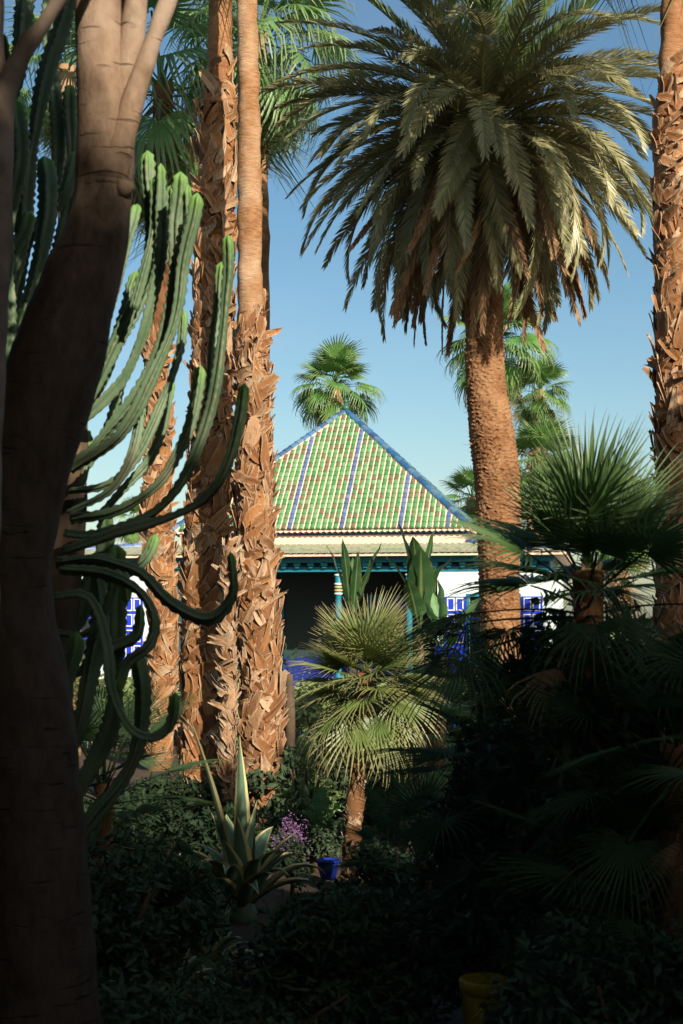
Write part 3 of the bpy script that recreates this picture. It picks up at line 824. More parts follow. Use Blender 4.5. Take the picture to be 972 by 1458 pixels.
# ------------------------------------------------------------------ skirted fan palms of the left and right
def tall_palm(name, label, d, pts, boot_from, boot_to, bare='palm_bare', seed=1, dz=0.022, size=1.0, crown=None, leaves=WASH, kind='boot', skip=0.0):
    rng = random.Random(seed)
    st = Stem(pts, d)
    root = thing(name, label, 'palm', st.base, 0, 'tall fan palms of the garden')
    zb0, zb1 = zpx(boot_to, d), zpx(boot_from, d)
    t = trunk(root, st, 'palm_core', 0.03, 26, -0.2, zb1, 'booted_trunk', 9, seed, 0.82)
    if st.z[-1] > zb1 + 0.3:
        trunk(root, st, bare, 0.018, 32, zb1 - 0.1, st.z[-1] + 1, 'bare_trunk', 10, seed + 3)
    boots(root, st, max(0.05, zb0), zb1, rng, kind, dz, size, skip)
    if st.z[-1] > zb1 + 0.3:
        boots(root, st, zb1 - 0.05, min(zb1 + 0.35, st.z[-1]), rng, kind, 0.04, size * 0.8, 0, 0.98, 30, 0, 0.3)
    if crown:
        top = st.path[-1]
        fan_crown(root, (top[0] - st.base.x, top[1] - st.base.y, top[2]), rng, leaves=leaves, **crown)
    return root, st


A, stA = tall_palm('skirted_palm', 'tall fan palm whose orange leaf stubs start below a stripped upper trunk, left of centre', 14.5,
                   [(316, -420, 17), (314, -60, 16), (313, 60, 17), (312, 135, 17), (310, 150, 27), (308, 260, 30), (304, 400, 31), (302, 560, 33), (297, 700, 34), (291, 830, 34), (289, 950, 35), (287, 1100, 36), (286, 1160, 36)],
                   138, 1165, 'palm_bare_red', 11, 0.0225, 0.86, dict(n=34, size=1.4, lo=-60, hi=80, dead=10))
B, stB = tall_palm('skirted_palm', 'fan palm with the longest smooth bare trunk above shaggy leaf stubs, beside the pavilion roof', 13.5,
                   [(350, -520, 13), (351, -60, 14), (353, 80, 15), (355, 250, 17), (356, 400, 18), (357, 480, 20), (358, 500, 24), (360, 640, 27), (362, 780, 29), (368, 900, 31), (371, 1000, 32), (368, 1100, 33), (366, 1180, 34)],
                   488, 1180, 'palm_bare', 12, 0.016, 0.82, dict(n=34, size=1.4, lo=-60, hi=80, dead=8))
C, stC = tall_palm('skirted_palm', 'slimmest skirted palm, leaning behind the cactus arms', 19.0,
                   [(232, 120, 14), (231, 250, 15), (226, 400, 17), (222, 540, 19), (225, 640, 20), (223, 740, 21), (230, 840, 22), (232, 940, 21), (226, 1050, 21), (226, 1100, 21)],
                   500, 1110, 'palm_core', 13, 0.018, 0.9, dict(n=26, size=1.25, lo=-75, hi=70, dead=22, dlo=-80, dhi=-30), leaves=WASHL)
# C: dead thatch and fibre under the crown
D, stD = tall_palm('skirted_palm', 'fan palm at the right edge with dense orange stubs below a reddish bare top', 13.0,
                   [(958, -420, 14), (957, -60, 15), (957, 60, 17), (956, 140, 19), (956, 165, 25), (957, 300, 27), (959, 450, 28), (961, 600, 30), (962, 750, 31), (962, 900, 32), (962, 1100, 33)],
                   150, 1150, 'palm_bare_red', 14, 0.0225, 0.84, dict(n=34, size=1.4, lo=-60, hi=80, dead=8))
E, stE = tall_palm('skirted_palm', 'thin grey stubbed palm stem squeezed between two thick palm trunks', 13.0,
                   [(328, 770, 6), (327, 790, 8), (326, 820, 9), (325, 900, 11), (324, 1000, 12), (322, 1100, 12), (320, 1180, 12)],
                   775, 1190, 'palm_bare', 15, 0.022, 0.55, None, kind='boot_grey')

# palms whose crowns fill the sky behind the left trunks
def back_palm(label, d, cx, cy, hw, n, size, dead, seed, lo=-55, leaves=WASHB, skirt=0.0, name='fan_palm', mat='palm_bare'):
    rng = random.Random(seed)
    st = Stem([(cx, cy, hw), (cx + 2, cy + 200, hw * 1.1), (cx + 3, 700 + 0 * cy, hw * 1.2)] if cy < 480 else [(cx, cy, hw), (cx + 1, cy + 120, hw * 1.1)], d, True, 0.25)
    root = thing(name, label, 'palm', st.base, 0, 'fan palms standing behind the others')
    trunk(root, st, mat, 0.03, 14, name='trunk', seed=seed)
    top = st.path[-1]; c = (top[0] - st.base.x, top[1] - st.base.y, top[2])
    fan_crown(root, c, rng, n, size, leaves, lo, 85, dead)
    if skirt:
        k = int(skirt * 26)
        for i in range(k):
            az = i * 2.39996; z = c[2] - 0.5 - skirt * (i / k)
            put('dead_leaf', rng.choice(DEAD), root, aim(az, R(rng.uniform(-88, -72)), R(rng.uniform(-70, 70)), (c[0] + hw / F * d * math.cos(az), c[1] + hw / F * d * math.sin(az), z), size * rng.uniform(0.8, 1.05)))
    return root
back_palm('fan palm with drooping frayed green leaves, crown behind the two thickest trunks', 20.0, 366, 45, 13, 46, 1.12, 10, 31, -80, WASHL)
back_palm('fan palm with bleached hanging leaves behind the pale forked tree', 21.0, 95, 95, 13, 30, 0.85, 22, 32, -75, WASHL)
back_palm('bright green fan palm whose crown rises behind the roof peak', 52.0, 477, 545, 8, 48, 1.28, 30, 33, -58, skirt=1.2)
back_palm('fan palm crown peeking out both sides of the thick date palm trunk', 46.0, 703, 478, 8, 50, 1.5, 26, 34, -70, skirt=1.8)
back_palm('smaller fan palm with long pale skirt, right of the date palm trunk', 50.0, 768, 555, 8, 40, 1.05, 26, 35, -65, skirt=2.6)
back_palm('low yellow green fan palm tucked behind the lower end of the roof hip', 50.0, 672, 708, 8, 28, 0.95, 6, 36, -40)
back_palm('fan palm with a broad brown thatch skirt above the veranda roof corner', 46.0, 770, 655, 16, 44, 1.2, 14, 37, -45, skirt=3.2)
back_palm('low leafy fan palm behind the shaded palm at the right', 30.0, 885, 735, 8, 34, 0.85, 8, 38, -50, skirt=1.0)
back_palm('distant small palm tuft over the veranda roof, left of the trunks', 60.0, 190, 738, 6, 26, 0.75, 4, 39, -40)


# ------------------------------------------------------------------ the big date palm
def date_palm():
    rng = random.Random(77); d = 18.0
    st = Stem([(690, 175, 22), (690, 300, 23), (690, 430, 25), (690, 480, 26), (691, 540, 27), (698, 610, 31), (707, 680, 31), (710, 760, 30), (711, 850, 28), (715, 950, 27), (722, 1030, 24), (727, 1100, 25)], d, True, 0.012)
    root = thing('date_palm', 'large date palm with a huge drooping feather crown and rough brown trunk', 'palm', st.base)
    p = st.local()
    n = 110
    def prof(i, k, ph, s):
        z = p[i][2]
        # overlapping diamond leaf scars in two crossing spirals, each with a lip
        u = ph / (2 * math.pi) * 17
        zz = z / 0.05 + 0.22 * math.sin(u * 6.283) + 0.8 * mnoise.noise(Vector((u * 0.8, z * 4, 0)))
        fr = zz - math.floor(zz)
        lip = fr ** 2.5
        row = math.floor(zz)
        j = mnoise.noise(Vector((u * 1.7, row * 3.1, 4.0)))
        big = mnoise.noise(Vector((math.cos(ph) * 1.5, math.sin(ph) * 1.5, z * 1.6)))
        return 1 + 0.075 * lip * max(0.0, 0.6 + 1.6 * j) + 0.05 * big
    V, Fc = sweep(p, n, prof, True, 0.012, 3, 26)
    put('trunk', mesh('trunk', V, Fc, MT['date_trunk'], False), root)
    top = st.at(zpx(173, d)); c = np.array((top[0] - st.base.x, top[1] - st.base.y, top[2]))
    young = [pinnate(MT['date_young'], 2.35, b, 78, 0.34, 40, 100 + i, 0, 1.4, 0.013, 0.12) for i, b in enumerate((0.35, 0.7, 1.0))]
    arch = [pinnate(MT['date_leaf'], 2.6, b, 120, 0.33, 26, 110 + i, 0, 1.2, 0.0095, 0.25) for i, b in enumerate((0.9, 1.15, 1.35, 1.6))]
    hang = [pinnate(MT['date_leaf'], 2.6, b, 120, 0.31, 22, 120 + i, 0.15, 0.9, 0.0095, 0.18) for i, b in enumerate((1.0, 1.2, 1.4, 0.8))]
    dead = [pinnate(MT['date_dead'], 2.7, b, 90, 0.27, 10, 130 + i, 0.55, 0.8, 0.013, 0.1) for i, b in enumerate((0.45, 0.6, 0.75, 0.35))]
    def crown(nn, e0, e1, pool, name, r, dz, smin=0.88, smax=1.08, roll=25):
        for i in range(nn):
            az = i * 2.39996 + rng.uniform(-0.25, 0.25) + e0
            el = R(e0 + (e1 - e0) * (i + 0.5) / nn + rng.uniform(-5, 5))
            at = c + np.array((r * math.cos(az), r * math.sin(az), dz - 0.25 * (i / nn)))
            put(name, rng.choice(pool), root, aim(az, el, R(rng.uniform(-roll, roll)), at, rng.uniform(smin, smax)))
    crown(26, 84, 50, young, 'frond', 0.08, 0.25)
    crown(46, 52, 20, arch, 'frond', 0.15, 0.15)
    crown(52, 22, -10, arch, 'frond', 0.2, 0.0)
    crown(48, -8, -36, hang, 'frond', 0.22, -0.05)
    crown(10, -36, -52, hang, 'frond', 0.24, -0.12, 0.85, 0.98)
    crown(50, -38, -72, dead, 'dead_frond', 0.30, -0.05, 0.80, 1.0, 60)
    # cut frond stubs and fibre around the crown base
    for i in range(110):
        az = i * 2.39996; z = zpx(450, d) + (i / 110) * 1.9
        cc = st.at(z); r = cc[3] * 0.85
        m = Matrix.Translation((cc[0] - st.base.x + r * math.cos(az), cc[1] - st.base.y + r * math.sin(az), z)) @ Matrix.Rotation(az, 4, 'Z') @ Matrix.Rotation(R(rng.uniform(8, 30)), 4, 'Y') @ Matrix.Rotation(R(rng.uniform(-25, 25)), 4, 'X') @ Matrix.Diagonal((1, 0.55, 0.8, 1))
        put('leaf_base', rng.choice(BOOTS['boot']), root, m)
date_palm()


# ------------------------------------------------------------------ low fan palms
MED_OLIVE = [fan_leaf(MT['fan_olive'], 30, 0.46, 0.26, 240, 0.34, 0.4, 0.06, 0.05, 0.08, 41, 0.008, 0.1), fan_leaf(MT['fan_olive'], 30, 0.46, 0.30, 230, 0.36, 0.4, 0.12, 0.12, 0.12, 42, 0.008),
             fan_leaf(MT['fan_olive'], 28, 0.44, 0.28, 220, 0.36, 0.4, 0.2, 0.2, 0.2, 43, 0.008)]
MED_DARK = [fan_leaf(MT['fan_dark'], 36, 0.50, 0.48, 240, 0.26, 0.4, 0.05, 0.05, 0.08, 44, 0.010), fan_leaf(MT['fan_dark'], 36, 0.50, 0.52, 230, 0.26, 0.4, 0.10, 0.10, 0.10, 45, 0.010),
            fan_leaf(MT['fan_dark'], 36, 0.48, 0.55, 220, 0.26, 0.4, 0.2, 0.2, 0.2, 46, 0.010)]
MED_GREEN = [fan_leaf(MT['fan_green'], 36, 0.46, 0.42, 240, 0.26, 0.4, 0.05, 0.05, 0.08, 47, 0.009), fan_leaf(MT['fan_green'], 36, 0.46, 0.45, 230, 0.26, 0.4, 0.10, 0.10, 0.10, 48, 0.009),
             fan_leaf(MT['fan_green'], 36, 0.44, 0.45, 220, 0.26, 0.4, 0.2, 0.2, 0.2, 49, 0.009)]


MED_MIX = [fan_leaf(MT['fan_mid'], 28, 0.44, 0.26, 210, 0.36, 0.4, 0.04, 0.05, 0.06, 144, 0.010), fan_leaf(MT['fan_mid'], 28, 0.44, 0.32, 210, 0.36, 0.4, 0.10, 0.14, 0.10, 145, 0.010),  # lighter green on the upper blades puts sunlit tips into the colour
           fan_leaf(MT['fan_dark'], 34, 0.48, 0.55, 200, 0.26, 0.4, 0.2, 0.25, 0.2, 146, 0.010)]


def low_palm(label, d, cx, cy, hw, n, size, leaves, seed, lo=-40, hi=85, dead=4, base=None, boot=True, name='dwarf_fan_palm'):
    rng = random.Random(seed)
    g = HOR + EYE * F / d
    bx = base if base is not None else cx
    st = Stem([(cx, cy, hw), (cx * 0.6 + bx * 0.4, cy * 0.6 + g * 0.4, hw * 1.05), (bx, g - 5, hw * 1.1)], d, True, 0.05)
    root = thing(name, label, 'palm', st.base, 0, 'dwarf fan palms in the beds')
    trunk(root, st, 'palm_core', 0.015, 14, name='trunk', seed=seed)
    if boot:
        z1 = st.z[-1]
        boots(root, st, 0.03, z1, rng, 'boot_grey', max(0.010, z1 / 140), hw / F * d * 3.6, 0, 0.9, 140, 6)
    top = st.path[-1]
    fan_crown(root, (top[0] - st.base.x, top[1] - st.base.y, top[2]), rng, n, size, leaves, lo, hi, 0)
    for i in range(dead):
        az = i * 2.4
        put('dead_leaf', rng.choice(DEAD), root, aim(az, R(rng.uniform(-85, -60)), R(rng.uniform(-60, 60)), (top[0] - st.base.x, top[1] - st.base.y, top[2] - 0.1), size * 0.55))
    return root

low_palm('sunlit dwarf fan palm with olive leaves on a slim trunk, in the middle', 10.4, 520, 958, 12, 54, 0.92, MED_OLIVE, 51, -36, 88, 9, 496)
low_palm('fan palm with upright spiky leaves, tips in sun, in front of the right edge trunk', 6.0, 836, 812, 22, 34, 0.98, MED_MIX, 52, -6, 88, 4, 850)
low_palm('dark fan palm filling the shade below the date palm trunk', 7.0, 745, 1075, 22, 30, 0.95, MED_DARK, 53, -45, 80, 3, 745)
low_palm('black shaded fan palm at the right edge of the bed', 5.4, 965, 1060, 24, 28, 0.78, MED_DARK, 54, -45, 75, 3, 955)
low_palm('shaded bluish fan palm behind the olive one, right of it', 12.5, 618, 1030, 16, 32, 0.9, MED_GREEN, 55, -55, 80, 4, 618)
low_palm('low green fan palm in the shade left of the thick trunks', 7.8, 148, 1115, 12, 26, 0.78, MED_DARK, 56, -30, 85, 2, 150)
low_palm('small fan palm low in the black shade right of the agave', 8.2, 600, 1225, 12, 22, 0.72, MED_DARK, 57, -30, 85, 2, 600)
low_palm('knee high fan palm beside the yellow pot', 6.4, 800, 1395, 10, 20, 0.62, MED_GREEN, 58, -30, 85, 0, 800, False)
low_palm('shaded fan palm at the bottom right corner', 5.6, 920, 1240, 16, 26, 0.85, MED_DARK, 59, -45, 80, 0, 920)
low_palm('sunlit straw tipped fan palm low behind the cactus at the left', 15.0, 95, 985, 14, 24, 0.9, MED_OLIVE, 60, -30, 85, 3, 95)


# ------------------------------------------------------------------ candelabra cactus
def cactus_arm(root, base, pts, d, hw, seed, ribs=5, tip=True, d1=None):
    """a ribbed, scalloped column through photo pixels from its root to its tip"""
    rng = random.Random(seed)
    rows = []
    for i, (px, py) in enumerate(pts):
        f = i / (len(pts) - 1)
        dd = d + ((d1 if d1 is not None else d) - d) * f
        p = P(px, py, dd); rows.append((p.x - base.x, p.y - base.y, p.z, 1.0))
    path = spline(rows, 0.018)
    n = len(path); r = hw / F * d
    for i in range(n):          # arms grow unevenly
        f = min(1.0, i / 12, (n - 1 - i) / 8)
        path[i, :3] += np.array(mnoise.noise_vector(Vector((i * 0.045, seed * 1.7, 0.0)))) * 0.035 * f
    L = np.concatenate([[0], np.cumsum(np.linalg.norm(np.diff(path[:, :3], axis=0), axis=1))])
    tot = L[-1]
    tipf = np.clip((L - (tot - 0.22)) / 0.22, 0, 1)
    path[:, 3] = r * 0.88 * rng.uniform(0.82, 1.08) * (0.82 + 0.22 * np.clip(L / 0.4, 0, 1)) * (1 - 0.26 * np.sin(L * 4.2 + seed) ** 10) * (1 + 0.08 * np.sin(L * 9 + seed * 2))
    if tip:
        e = np.clip((L - (tot - r * 1.5)) / (r * 1.5), 0, 1); path[:, 3] *= np.sqrt(np.maximum(0.0004, 1 - e * e))
    N = ribs * 6
    cr = []
    def prof(i, k, ph, s):
        c = abs(math.cos(ph * ribs / 2)) ** 1.7
        sc_ = 1 + 0.16 * math.sin(s * 150 + seed + 0.4 * k) * c
        cr.append(c if math.sin(s * 150 + seed + 0.4 * k) > -0.4 else c * 0.8)
        return (0.40 + 0.70 * c) * sc_
    V, Fc = sweep(path, N, prof, True)
    tp = np.repeat(tipf, N)
    return put('arm', mesh('arm', V, Fc, MT['cactus'], True, {'t': cr, 'tip': tp if tip else tp * 0}), root)


base = P(70, 1555, 6.0); base.z = 0
CAC = thing('candelabra_cactus', 'huge candelabra cactus with curving ribbed green arms, lower half in black shade', 'cactus', base)
st_rows = [(45, 1570, 38), (55, 1300, 38), (62, 1050, 36), (75, 900, 32), (90, 780, 28), (98, 680, 24), (104, 600, 20), (120, 540, 14)]
rows = []
for px, py, hw in st_rows:
    p = P(px, py, 6.05); rows.append((p.x - base.x, p.y - base.y, p.z, hw / F * 6.05))
V, Fc = sweep(spline(rows, 0.04), 24, lambda i, k, ph, s: 0.85 + 0.2 * abs(math.cos(ph * 2.5)), True, 0.01, 2, 8)
put('stem', mesh('stem', V, Fc, MT['dark_bark'], True), CAC)
ARMS = [  # lit cluster, right of the pale tree
    ([(104, 600), (140, 540), (172, 470), (200, 390), (213, 300), (210, 214)], 6.0, 12, 5.9),
    ([(104, 610), (150, 570), (195, 500), (225, 420), (237, 330), (229, 232)], 5.9, 11.5, 5.75),
    ([(100, 660), (135, 640), (185, 570), (228, 480), (250, 380), (252, 310), (257, 244)], 5.8, 11, 5.6),
    ([(100, 670), (150, 625), (200, 560), (244, 460), (264, 370), (274, 320), (281, 274)], 5.7, 11, 5.5),
    ([(92, 760), (140, 762), (200, 742), (258, 684), (298, 590), (319, 470), (324, 333)], 5.6, 10, 5.4),
    ([(292, 604), (300, 540), (306, 470), (312, 420), (316, 372)], 5.55, 8.5, 5.6),
    ([(98, 700), (150, 685), (200, 635), (238, 565), (255, 505), (261, 440)], 5.9, 9, 6.0),
    ([(90, 785), (150, 772), (230, 745), (298, 704), (335, 640), (348, 545)], 5.3, 9.5, 5.1),
    ([(100, 640), (122, 600), (150, 540), (168, 470), (182, 420), (196, 385)], 6.2, 10, 6.3),
    ([(104, 610), (128, 560), (160, 500), (198, 440), (226, 370), (240, 310), (246, 262)], 6.3, 10, 6.4),
    ([(110, 570), (140, 510), (158, 440), (175, 380), (190, 330), (196, 290)], 6.35, 9, 6.5),
    ([(98, 720), (118, 690), (128, 640), (122, 610)], 6.0, 8, 6.1),
    ([(96, 730), (150, 700), (180, 650), (196, 600), (203, 560)], 5.7, 8, 5.8),
    ([(240, 470), (246, 420), (252, 380), (266, 330), (268, 262)], 5.65, 8.5, 5.6),
    ([(190, 440), (205, 380), (218, 330), (222, 280), (220, 250)], 5.8, 9, 5.8),
    ([(94, 745), (140, 735), (175, 700), (215, 650), (238, 600), (246, 540)], 6.1, 8, 6.2),
    ([(98, 690), (130, 660), (160, 610), (178, 550), (200, 500), (212, 452)], 6.15, 8.5, 6.2),
    ([(100, 740), (165, 725), (225, 690), (262, 630), (280, 570), (286, 520)], 5.75, 8, 5.8),
    # shaded, drooping arms below
    ([(85, 800), (140, 790), (200, 815), (245, 862), (295, 884), (325, 850), (328, 785)], 5.2, 10, 5.1),
    ([(75, 850), (125, 850), (150, 920), (160, 990), (182, 1040), (214, 1052), (242, 1030), (250, 985)], 5.3, 9, 5.2),
    ([(85, 810), (150, 815), (200, 840), (222, 880), (212, 920), (180, 945), (165, 985)], 5.5, 9, 5.4),
    ([(70, 900), (120, 905), (150, 880), (165, 840), (160, 800)], 5.7, 9, 5.6),
    ([(60, 950), (110, 960), (145, 930), (190, 905), (200, 860)], 5.9, 9, 5.8),
    ([(80, 800), (120, 800), (150, 800), (175, 830), (180, 860)], 5.6, 12, 5.6),
    ([(80, 1130), (112, 1040), (130, 960), (138, 880), (134, 790)], 5.8, 16, 5.8),
    ([(85, 1180), (140, 1080), (165, 990), (172, 880), (166, 775)], 5.9, 15, 5.9),
    ([(90, 1220), (160, 1130), (190, 1060), (196, 980), (192, 925)], 5.7, 13, 5.7),
    ([(70, 1050), (95, 1000), (108, 950), (110, 900)], 5.5, 15, 5.5),
    ([(75, 930), (110, 880), (128, 830), (150, 790), (152, 720)], 6.1, 14, 6.1),
    ([(80, 860), (120, 840), (160, 830), (205, 800), (222, 760)], 6.2, 12, 6.2),
]
for i, (pts, d, hw, d1) in enumerate(ARMS): cactus_arm(CAC, base, pts, d, hw, 200 + i, 3 if i % 3 == 1 else 4, True, d1)

base2 = P(-30, 1500, 6.6); base2.z = 0
CAC2 = thing('candelabra_cactus', 'dark candelabra cactus thicket at the left edge behind the pale trees', 'cactus', base2)
rows = []
for px, py, hw in [(-30, 1530, 50), (-20, 1200, 50), (-10, 800, 48), (0, 560, 40)]:
    p = P(px, py, 6.6); rows.append((p.x - base2.x, p.y - base2.y, p.z, hw / F * 6.6))
V, Fc = sweep(spline(rows, 0.05), 24, lambda i, k, ph, s: 0.85 + 0.2 * abs(math.cos(ph * 2.5)), True, 0.01, 2, 8)
put('stem', mesh('stem', V, Fc, MT['dark_bark'], True), CAC2)
ARMS2 = [
    ([(0, 600), (30, 480), (52, 400), (66, 320), (62, 222)], 6.9, 14, 7.0),
    ([(0, 620), (40, 500), (75, 400), (100, 320), (112, 240)], 7.1, 14, 7.2),
    ([(-10, 640), (-5, 450), (8, 330), (22, 240), (20, 140)], 6.5, 14, 6.4),
    ([(-10, 560), (-6, 350), (-2, 220), (4, 120), (6, 48)], 6.3, 13, 6.2),
    ([(0, 580), (12, 420), (35, 270), (62, 130), (90, 30), (118, -90)], 6.8, 15, 6.8),
    ([(5, 560), (45, 420), (70, 300), (80, 180), (70, 60), (75, -60)], 7.3, 13, 7.4),
    ([(-5, 600), (-4, 400), (2, 250), (25, 80), (35, -60)], 6.9, 14, 6.9),
    ([(0, 560), (15, 460), (18, 380), (40, 330), (44, 300)], 6.5, 12, 6.5),
    ([(20, 600), (30, 560), (15, 520), (20, 470), (35, 440)], 6.6, 16, 6.6),
    ([(0, 640), (60, 520), (95, 420), (108, 330), (104, 200), (100, 120)], 7.2, 13, 7.3),
    ([(0, 520), (25, 400), (48, 330), (90, 280), (110, 215)], 7.0, 11, 7.1),
]
for i, (pts, d, hw, d1) in enumerate(ARMS2): cactus_arm(CAC2, base2, pts, d, hw, 300 + i, 3 if i % 2 else 4, True, d1)


# ------------------------------------------------------------------ pale forked trees in front
def leaf_cloud(name, parent, c, rad, n, mat, size, seed, clumps=24, flat=0.75, fill=0.45):
    """leaf sized blades in uneven clumps through the volume of a crown"""
    rng = np.random.RandomState(seed)
    cc = rng.normal(size=(clumps, 3)); cc /= np.linalg.norm(cc, axis=1)[:, None]; cc *= (rng.rand(clumps, 1) ** 0.45)
    cr = 0.28 + 0.22 * rng.rand(clumps)
    idx = rng.randint(0, clumps, n)
    q = rng.normal(size=(n, 3)); q /= np.linalg.norm(q, axis=1)[:, None]; q *= (rng.rand(n, 1) ** fill) * cr[idx][:, None]
    pos = (cc[idx] * 0.8 + q) * np.array((rad[0], rad[1], rad[2])) + np.array(c)
    nrm = rng.normal(size=(n, 3)) + np.array((0, 0, 0.9)); nrm /= np.linalg.norm(nrm, axis=1)[:, None]
    ax = np.cross(nrm, rng.normal(size=(n, 3))); ax /= np.linalg.norm(ax, axis=1)[:, None]
    bx = np.cross(nrm, ax); s = size * (0.7 + 0.6 * rng.rand(n, 1))
    V = np.stack([pos - ax * s, pos + bx * s * 0.38 - nrm * s * 0.1, pos + ax * s, pos - bx * s * 0.38 - nrm * s * 0.1], axis=1).reshape(-1, 3)
    Fc = [(4 * i, 4 * i + 1, 4 * i + 2, 4 * i + 3) for i in range(n)]
    o = put(name, mesh(name, V, Fc, mat, False, {'t': np.zeros(4 * n)}), parent)
    return o


def px_path(rows_, d, b, d1=None, step=0.03):
    out = []
    for i, (px, py, hw) in enumerate(rows_):
        dd = d + ((d1 or d) - d) * i / (len(rows_) - 1)
        p = P(px, py, dd); out.append((p.x - b.x, p.y - b.y, p.z, hw / F * dd))
    return spline(out, step)


def pale_tree():
    d = 4.5; b = P(55, 1780, d); b.z = 0
    root = thing('pale_bark_tree', 'thick pale brown tree with a knot below its forked limbs, foreground left', 'tree', b)
    path = px_path([(52, 1800, 135), (52, 1600, 105), (50, 1458, 92), (44, 1200, 78), (32, 1000, 68), (12, 850, 62), (20, 720, 66), (50, 610, 66), (85, 500, 64), (115, 400, 54), (142, 310, 42), (149, 250, 40.5), (152, 205, 36), (154, 170, 24), (156, 150, 10)], d, b)
    knot = P(148, 243, d) - b + Vector((0, -0.085, 0)); stub = P(186, 266, d) - b
    V, Fc = sweep(path, 48, None, True, 0.010, 5, 9)
    V = [np.array(v) for v in V]
    for i, v in enumerate(V):
        dk = np.linalg.norm(v - np.array(knot))
        g = math.exp(-(dk / 0.045) ** 2) * 0.022 - math.exp(-(dk / 0.016) ** 2) * 0.03
        ax = path[np.argmin(abs(path[:, 2] - v[2]))][:3]
        r_ = v - ax; r_[2] = 0; r_ /= np.linalg.norm(r_) + 1e-6
        V[i] = v + r_ * g
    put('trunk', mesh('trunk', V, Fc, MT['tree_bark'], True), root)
    limbs = [([(120, 400, 20), (138, 330, 36), (147, 270, 40.2), (150, 220, 40.4), (149, 180, 39.5), (146, 120, 37), (141, 50, 33), (138, -60, 31), (132, -260, 28)], 'limb_bark', 4.5),
             ([(128, 400, 16), (140, 340, 26), (150, 290, 30), (158, 235, 28), (166, 190, 25), (173, 150, 21), (182, 90, 19), (192, 20, 17), (206, -150, 14)], 'limb_bark', 4.5),
             ([(130, 390, 12), (142, 330, 22), (152, 290, 26), (163, 235, 24), (181, 170, 18), (197, 118, 15), (214, 68, 13), (234, 15, 12), (262, -60, 11), (310, -200, 9)], 'limb_bark', 4.46),
             ([(150, -40, 16), (170, 20, 5), (172, -10, 6), (180, -80, 6)], 'tree_bark_pale', 4.55)]
    for i, (pts, mt, dd) in enumerate(limbs):
        if i == 3: pts = [(166, 70, 3), (169, 40, 5), (171, 10, 6), (172, -30, 6), (180, -120, 5)]
        V, Fc = sweep(px_path(pts, dd, b), 28, None, True, 0.005, 8 + i, 12)
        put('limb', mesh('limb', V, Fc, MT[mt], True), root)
    V, Fc = sweep(px_path([(170, 268, 20), (180, 267, 13), (188, 265, 7), (191, 264, 4)], 4.45, b), 18, None, True, 0.004, 3, 30)
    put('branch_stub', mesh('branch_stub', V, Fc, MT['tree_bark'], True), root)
    for i, pts in enumerate([[(132, -250, 28), (60, -500, 20), (0, -800, 12)], [(206, -150, 14), (230, -400, 10), (300, -700, 6)], [(132, -250, 26), (160, -560, 16), (150, -900, 8)]]):
        V, Fc = sweep(px_path(pts, 4.5, b, 4.2 + 0.5 * i), 18, None, True, 0.004, i, 10)
        put('limb', mesh('limb', V, Fc, MT['tree_bark_pale'], True), root)
    leaf_cloud('crown', root, tuple(P(60, -900, 4.5) - b), (1.3, 1.2, 0.8), 2600, MT['shrub_leaf'], 0.07, 61, 16)
    leaf_cloud('crown', root, tuple(Vector((0.0, 4.15, 6.2)) - b), (0.95, 0.95, 0.85), 4200, MT['shrub_leaf'], 0.075, 63, 18)  # extra unseen crown, placed to shade the left cactus thicket
    V, Fc = sweep(px_path([(206, -150, 13), (300, -500, 10), (420, -800, 6), (480, -1000, 3)], 4.5, b, 4.2), 14)
    put('limb', mesh('limb', V, Fc, MT['tree_bark_pale'], True), root)
pale_tree()


def slender_tree():
    d = 4.1; b = P(-70, 1860, d); b.z = 0
    root = thing('pale_bark_tree', 'slender pale tree with a bent branch crossing the top left corner', 'tree', b)
    V, Fc = sweep(px_path([(-60, 1860, 70), (-60, 1300, 55), (-45, 800, 44), (-28, 500, 36), (-14, 330, 30), (-8, 230, 26), (-4, 150, 22), (-12, 60, 17), (-10, -50, 15), (-30, -300, 12)], d, b), 26, None, True, 0.006, 4, 9)
    put('trunk', mesh('trunk', V, Fc, MT['tree_bark_pale'], True), root)
    V, Fc = sweep(px_path([(-8, 200, 22), (2, 140, 19), (14, 112, 16), (32, 75, 13), (42, 58, 14), (56, 42, 10.5), (74, 15, 10), (92, -14, 10), (130, -80, 9), (190, -200, 7)], d, b), 22, None, True, 0.003, 6, 14)
    put('limb', mesh('limb', V, Fc, MT['tree_bark_pale'], True), root)
    leaf_cloud('crown', root, tuple(P(-40, -600, d) - b), (1.1, 1.0, 0.7), 1800, MT['shrub_leaf'], 0.07, 62, 14)
slender_tree()


# ------------------------------------------------------------------ broad leaved plants near the pavilion
def broad_leaf(mat, L=1.0, W=0.2, pet=0.5, bend=0.6, seed=0, cup=0.25, wave=0.03):
    rng = random.Random(seed); V, Fc, A = [], [], []
    n = 14; x = z = 0.0; tot = pet + L
    for i in range(n + 1):
        t = i / n; s = t * tot; th = -bend * t ** 1.6
        if i: x += tot / n * math.cos(th); z += tot / n * math.sin(th)
        u = max(0, (s - pet) / L)
        hw = 0.014 if s < pet else max(0.004, W * math.sin(math.pi * min(1, u * 0.94 + 0.06)) ** 0.7 * (1 - 0.25 * u))
        wv = wave * math.sin(i * 1.9 + seed) if s >= pet else 0
        up = (-math.sin(th), math.cos(th))
        for k, c in ((-1, cup), (-0.5, cup * 0.45), (0, 0), (0.5, cup * 0.45), (1, cup)):
            h = c * hw + wv * abs(k)
            V.append((x + up[0] * h, k * hw, z + up[1] * h)); A.append(abs(k))
    for i in range(n):
        for k in range(4):
            a = i * 5 + k; Fc.append((a, a + 1, a + 6, a + 5))
    return mesh('leaf', V, Fc, mat, True, {'t': A})


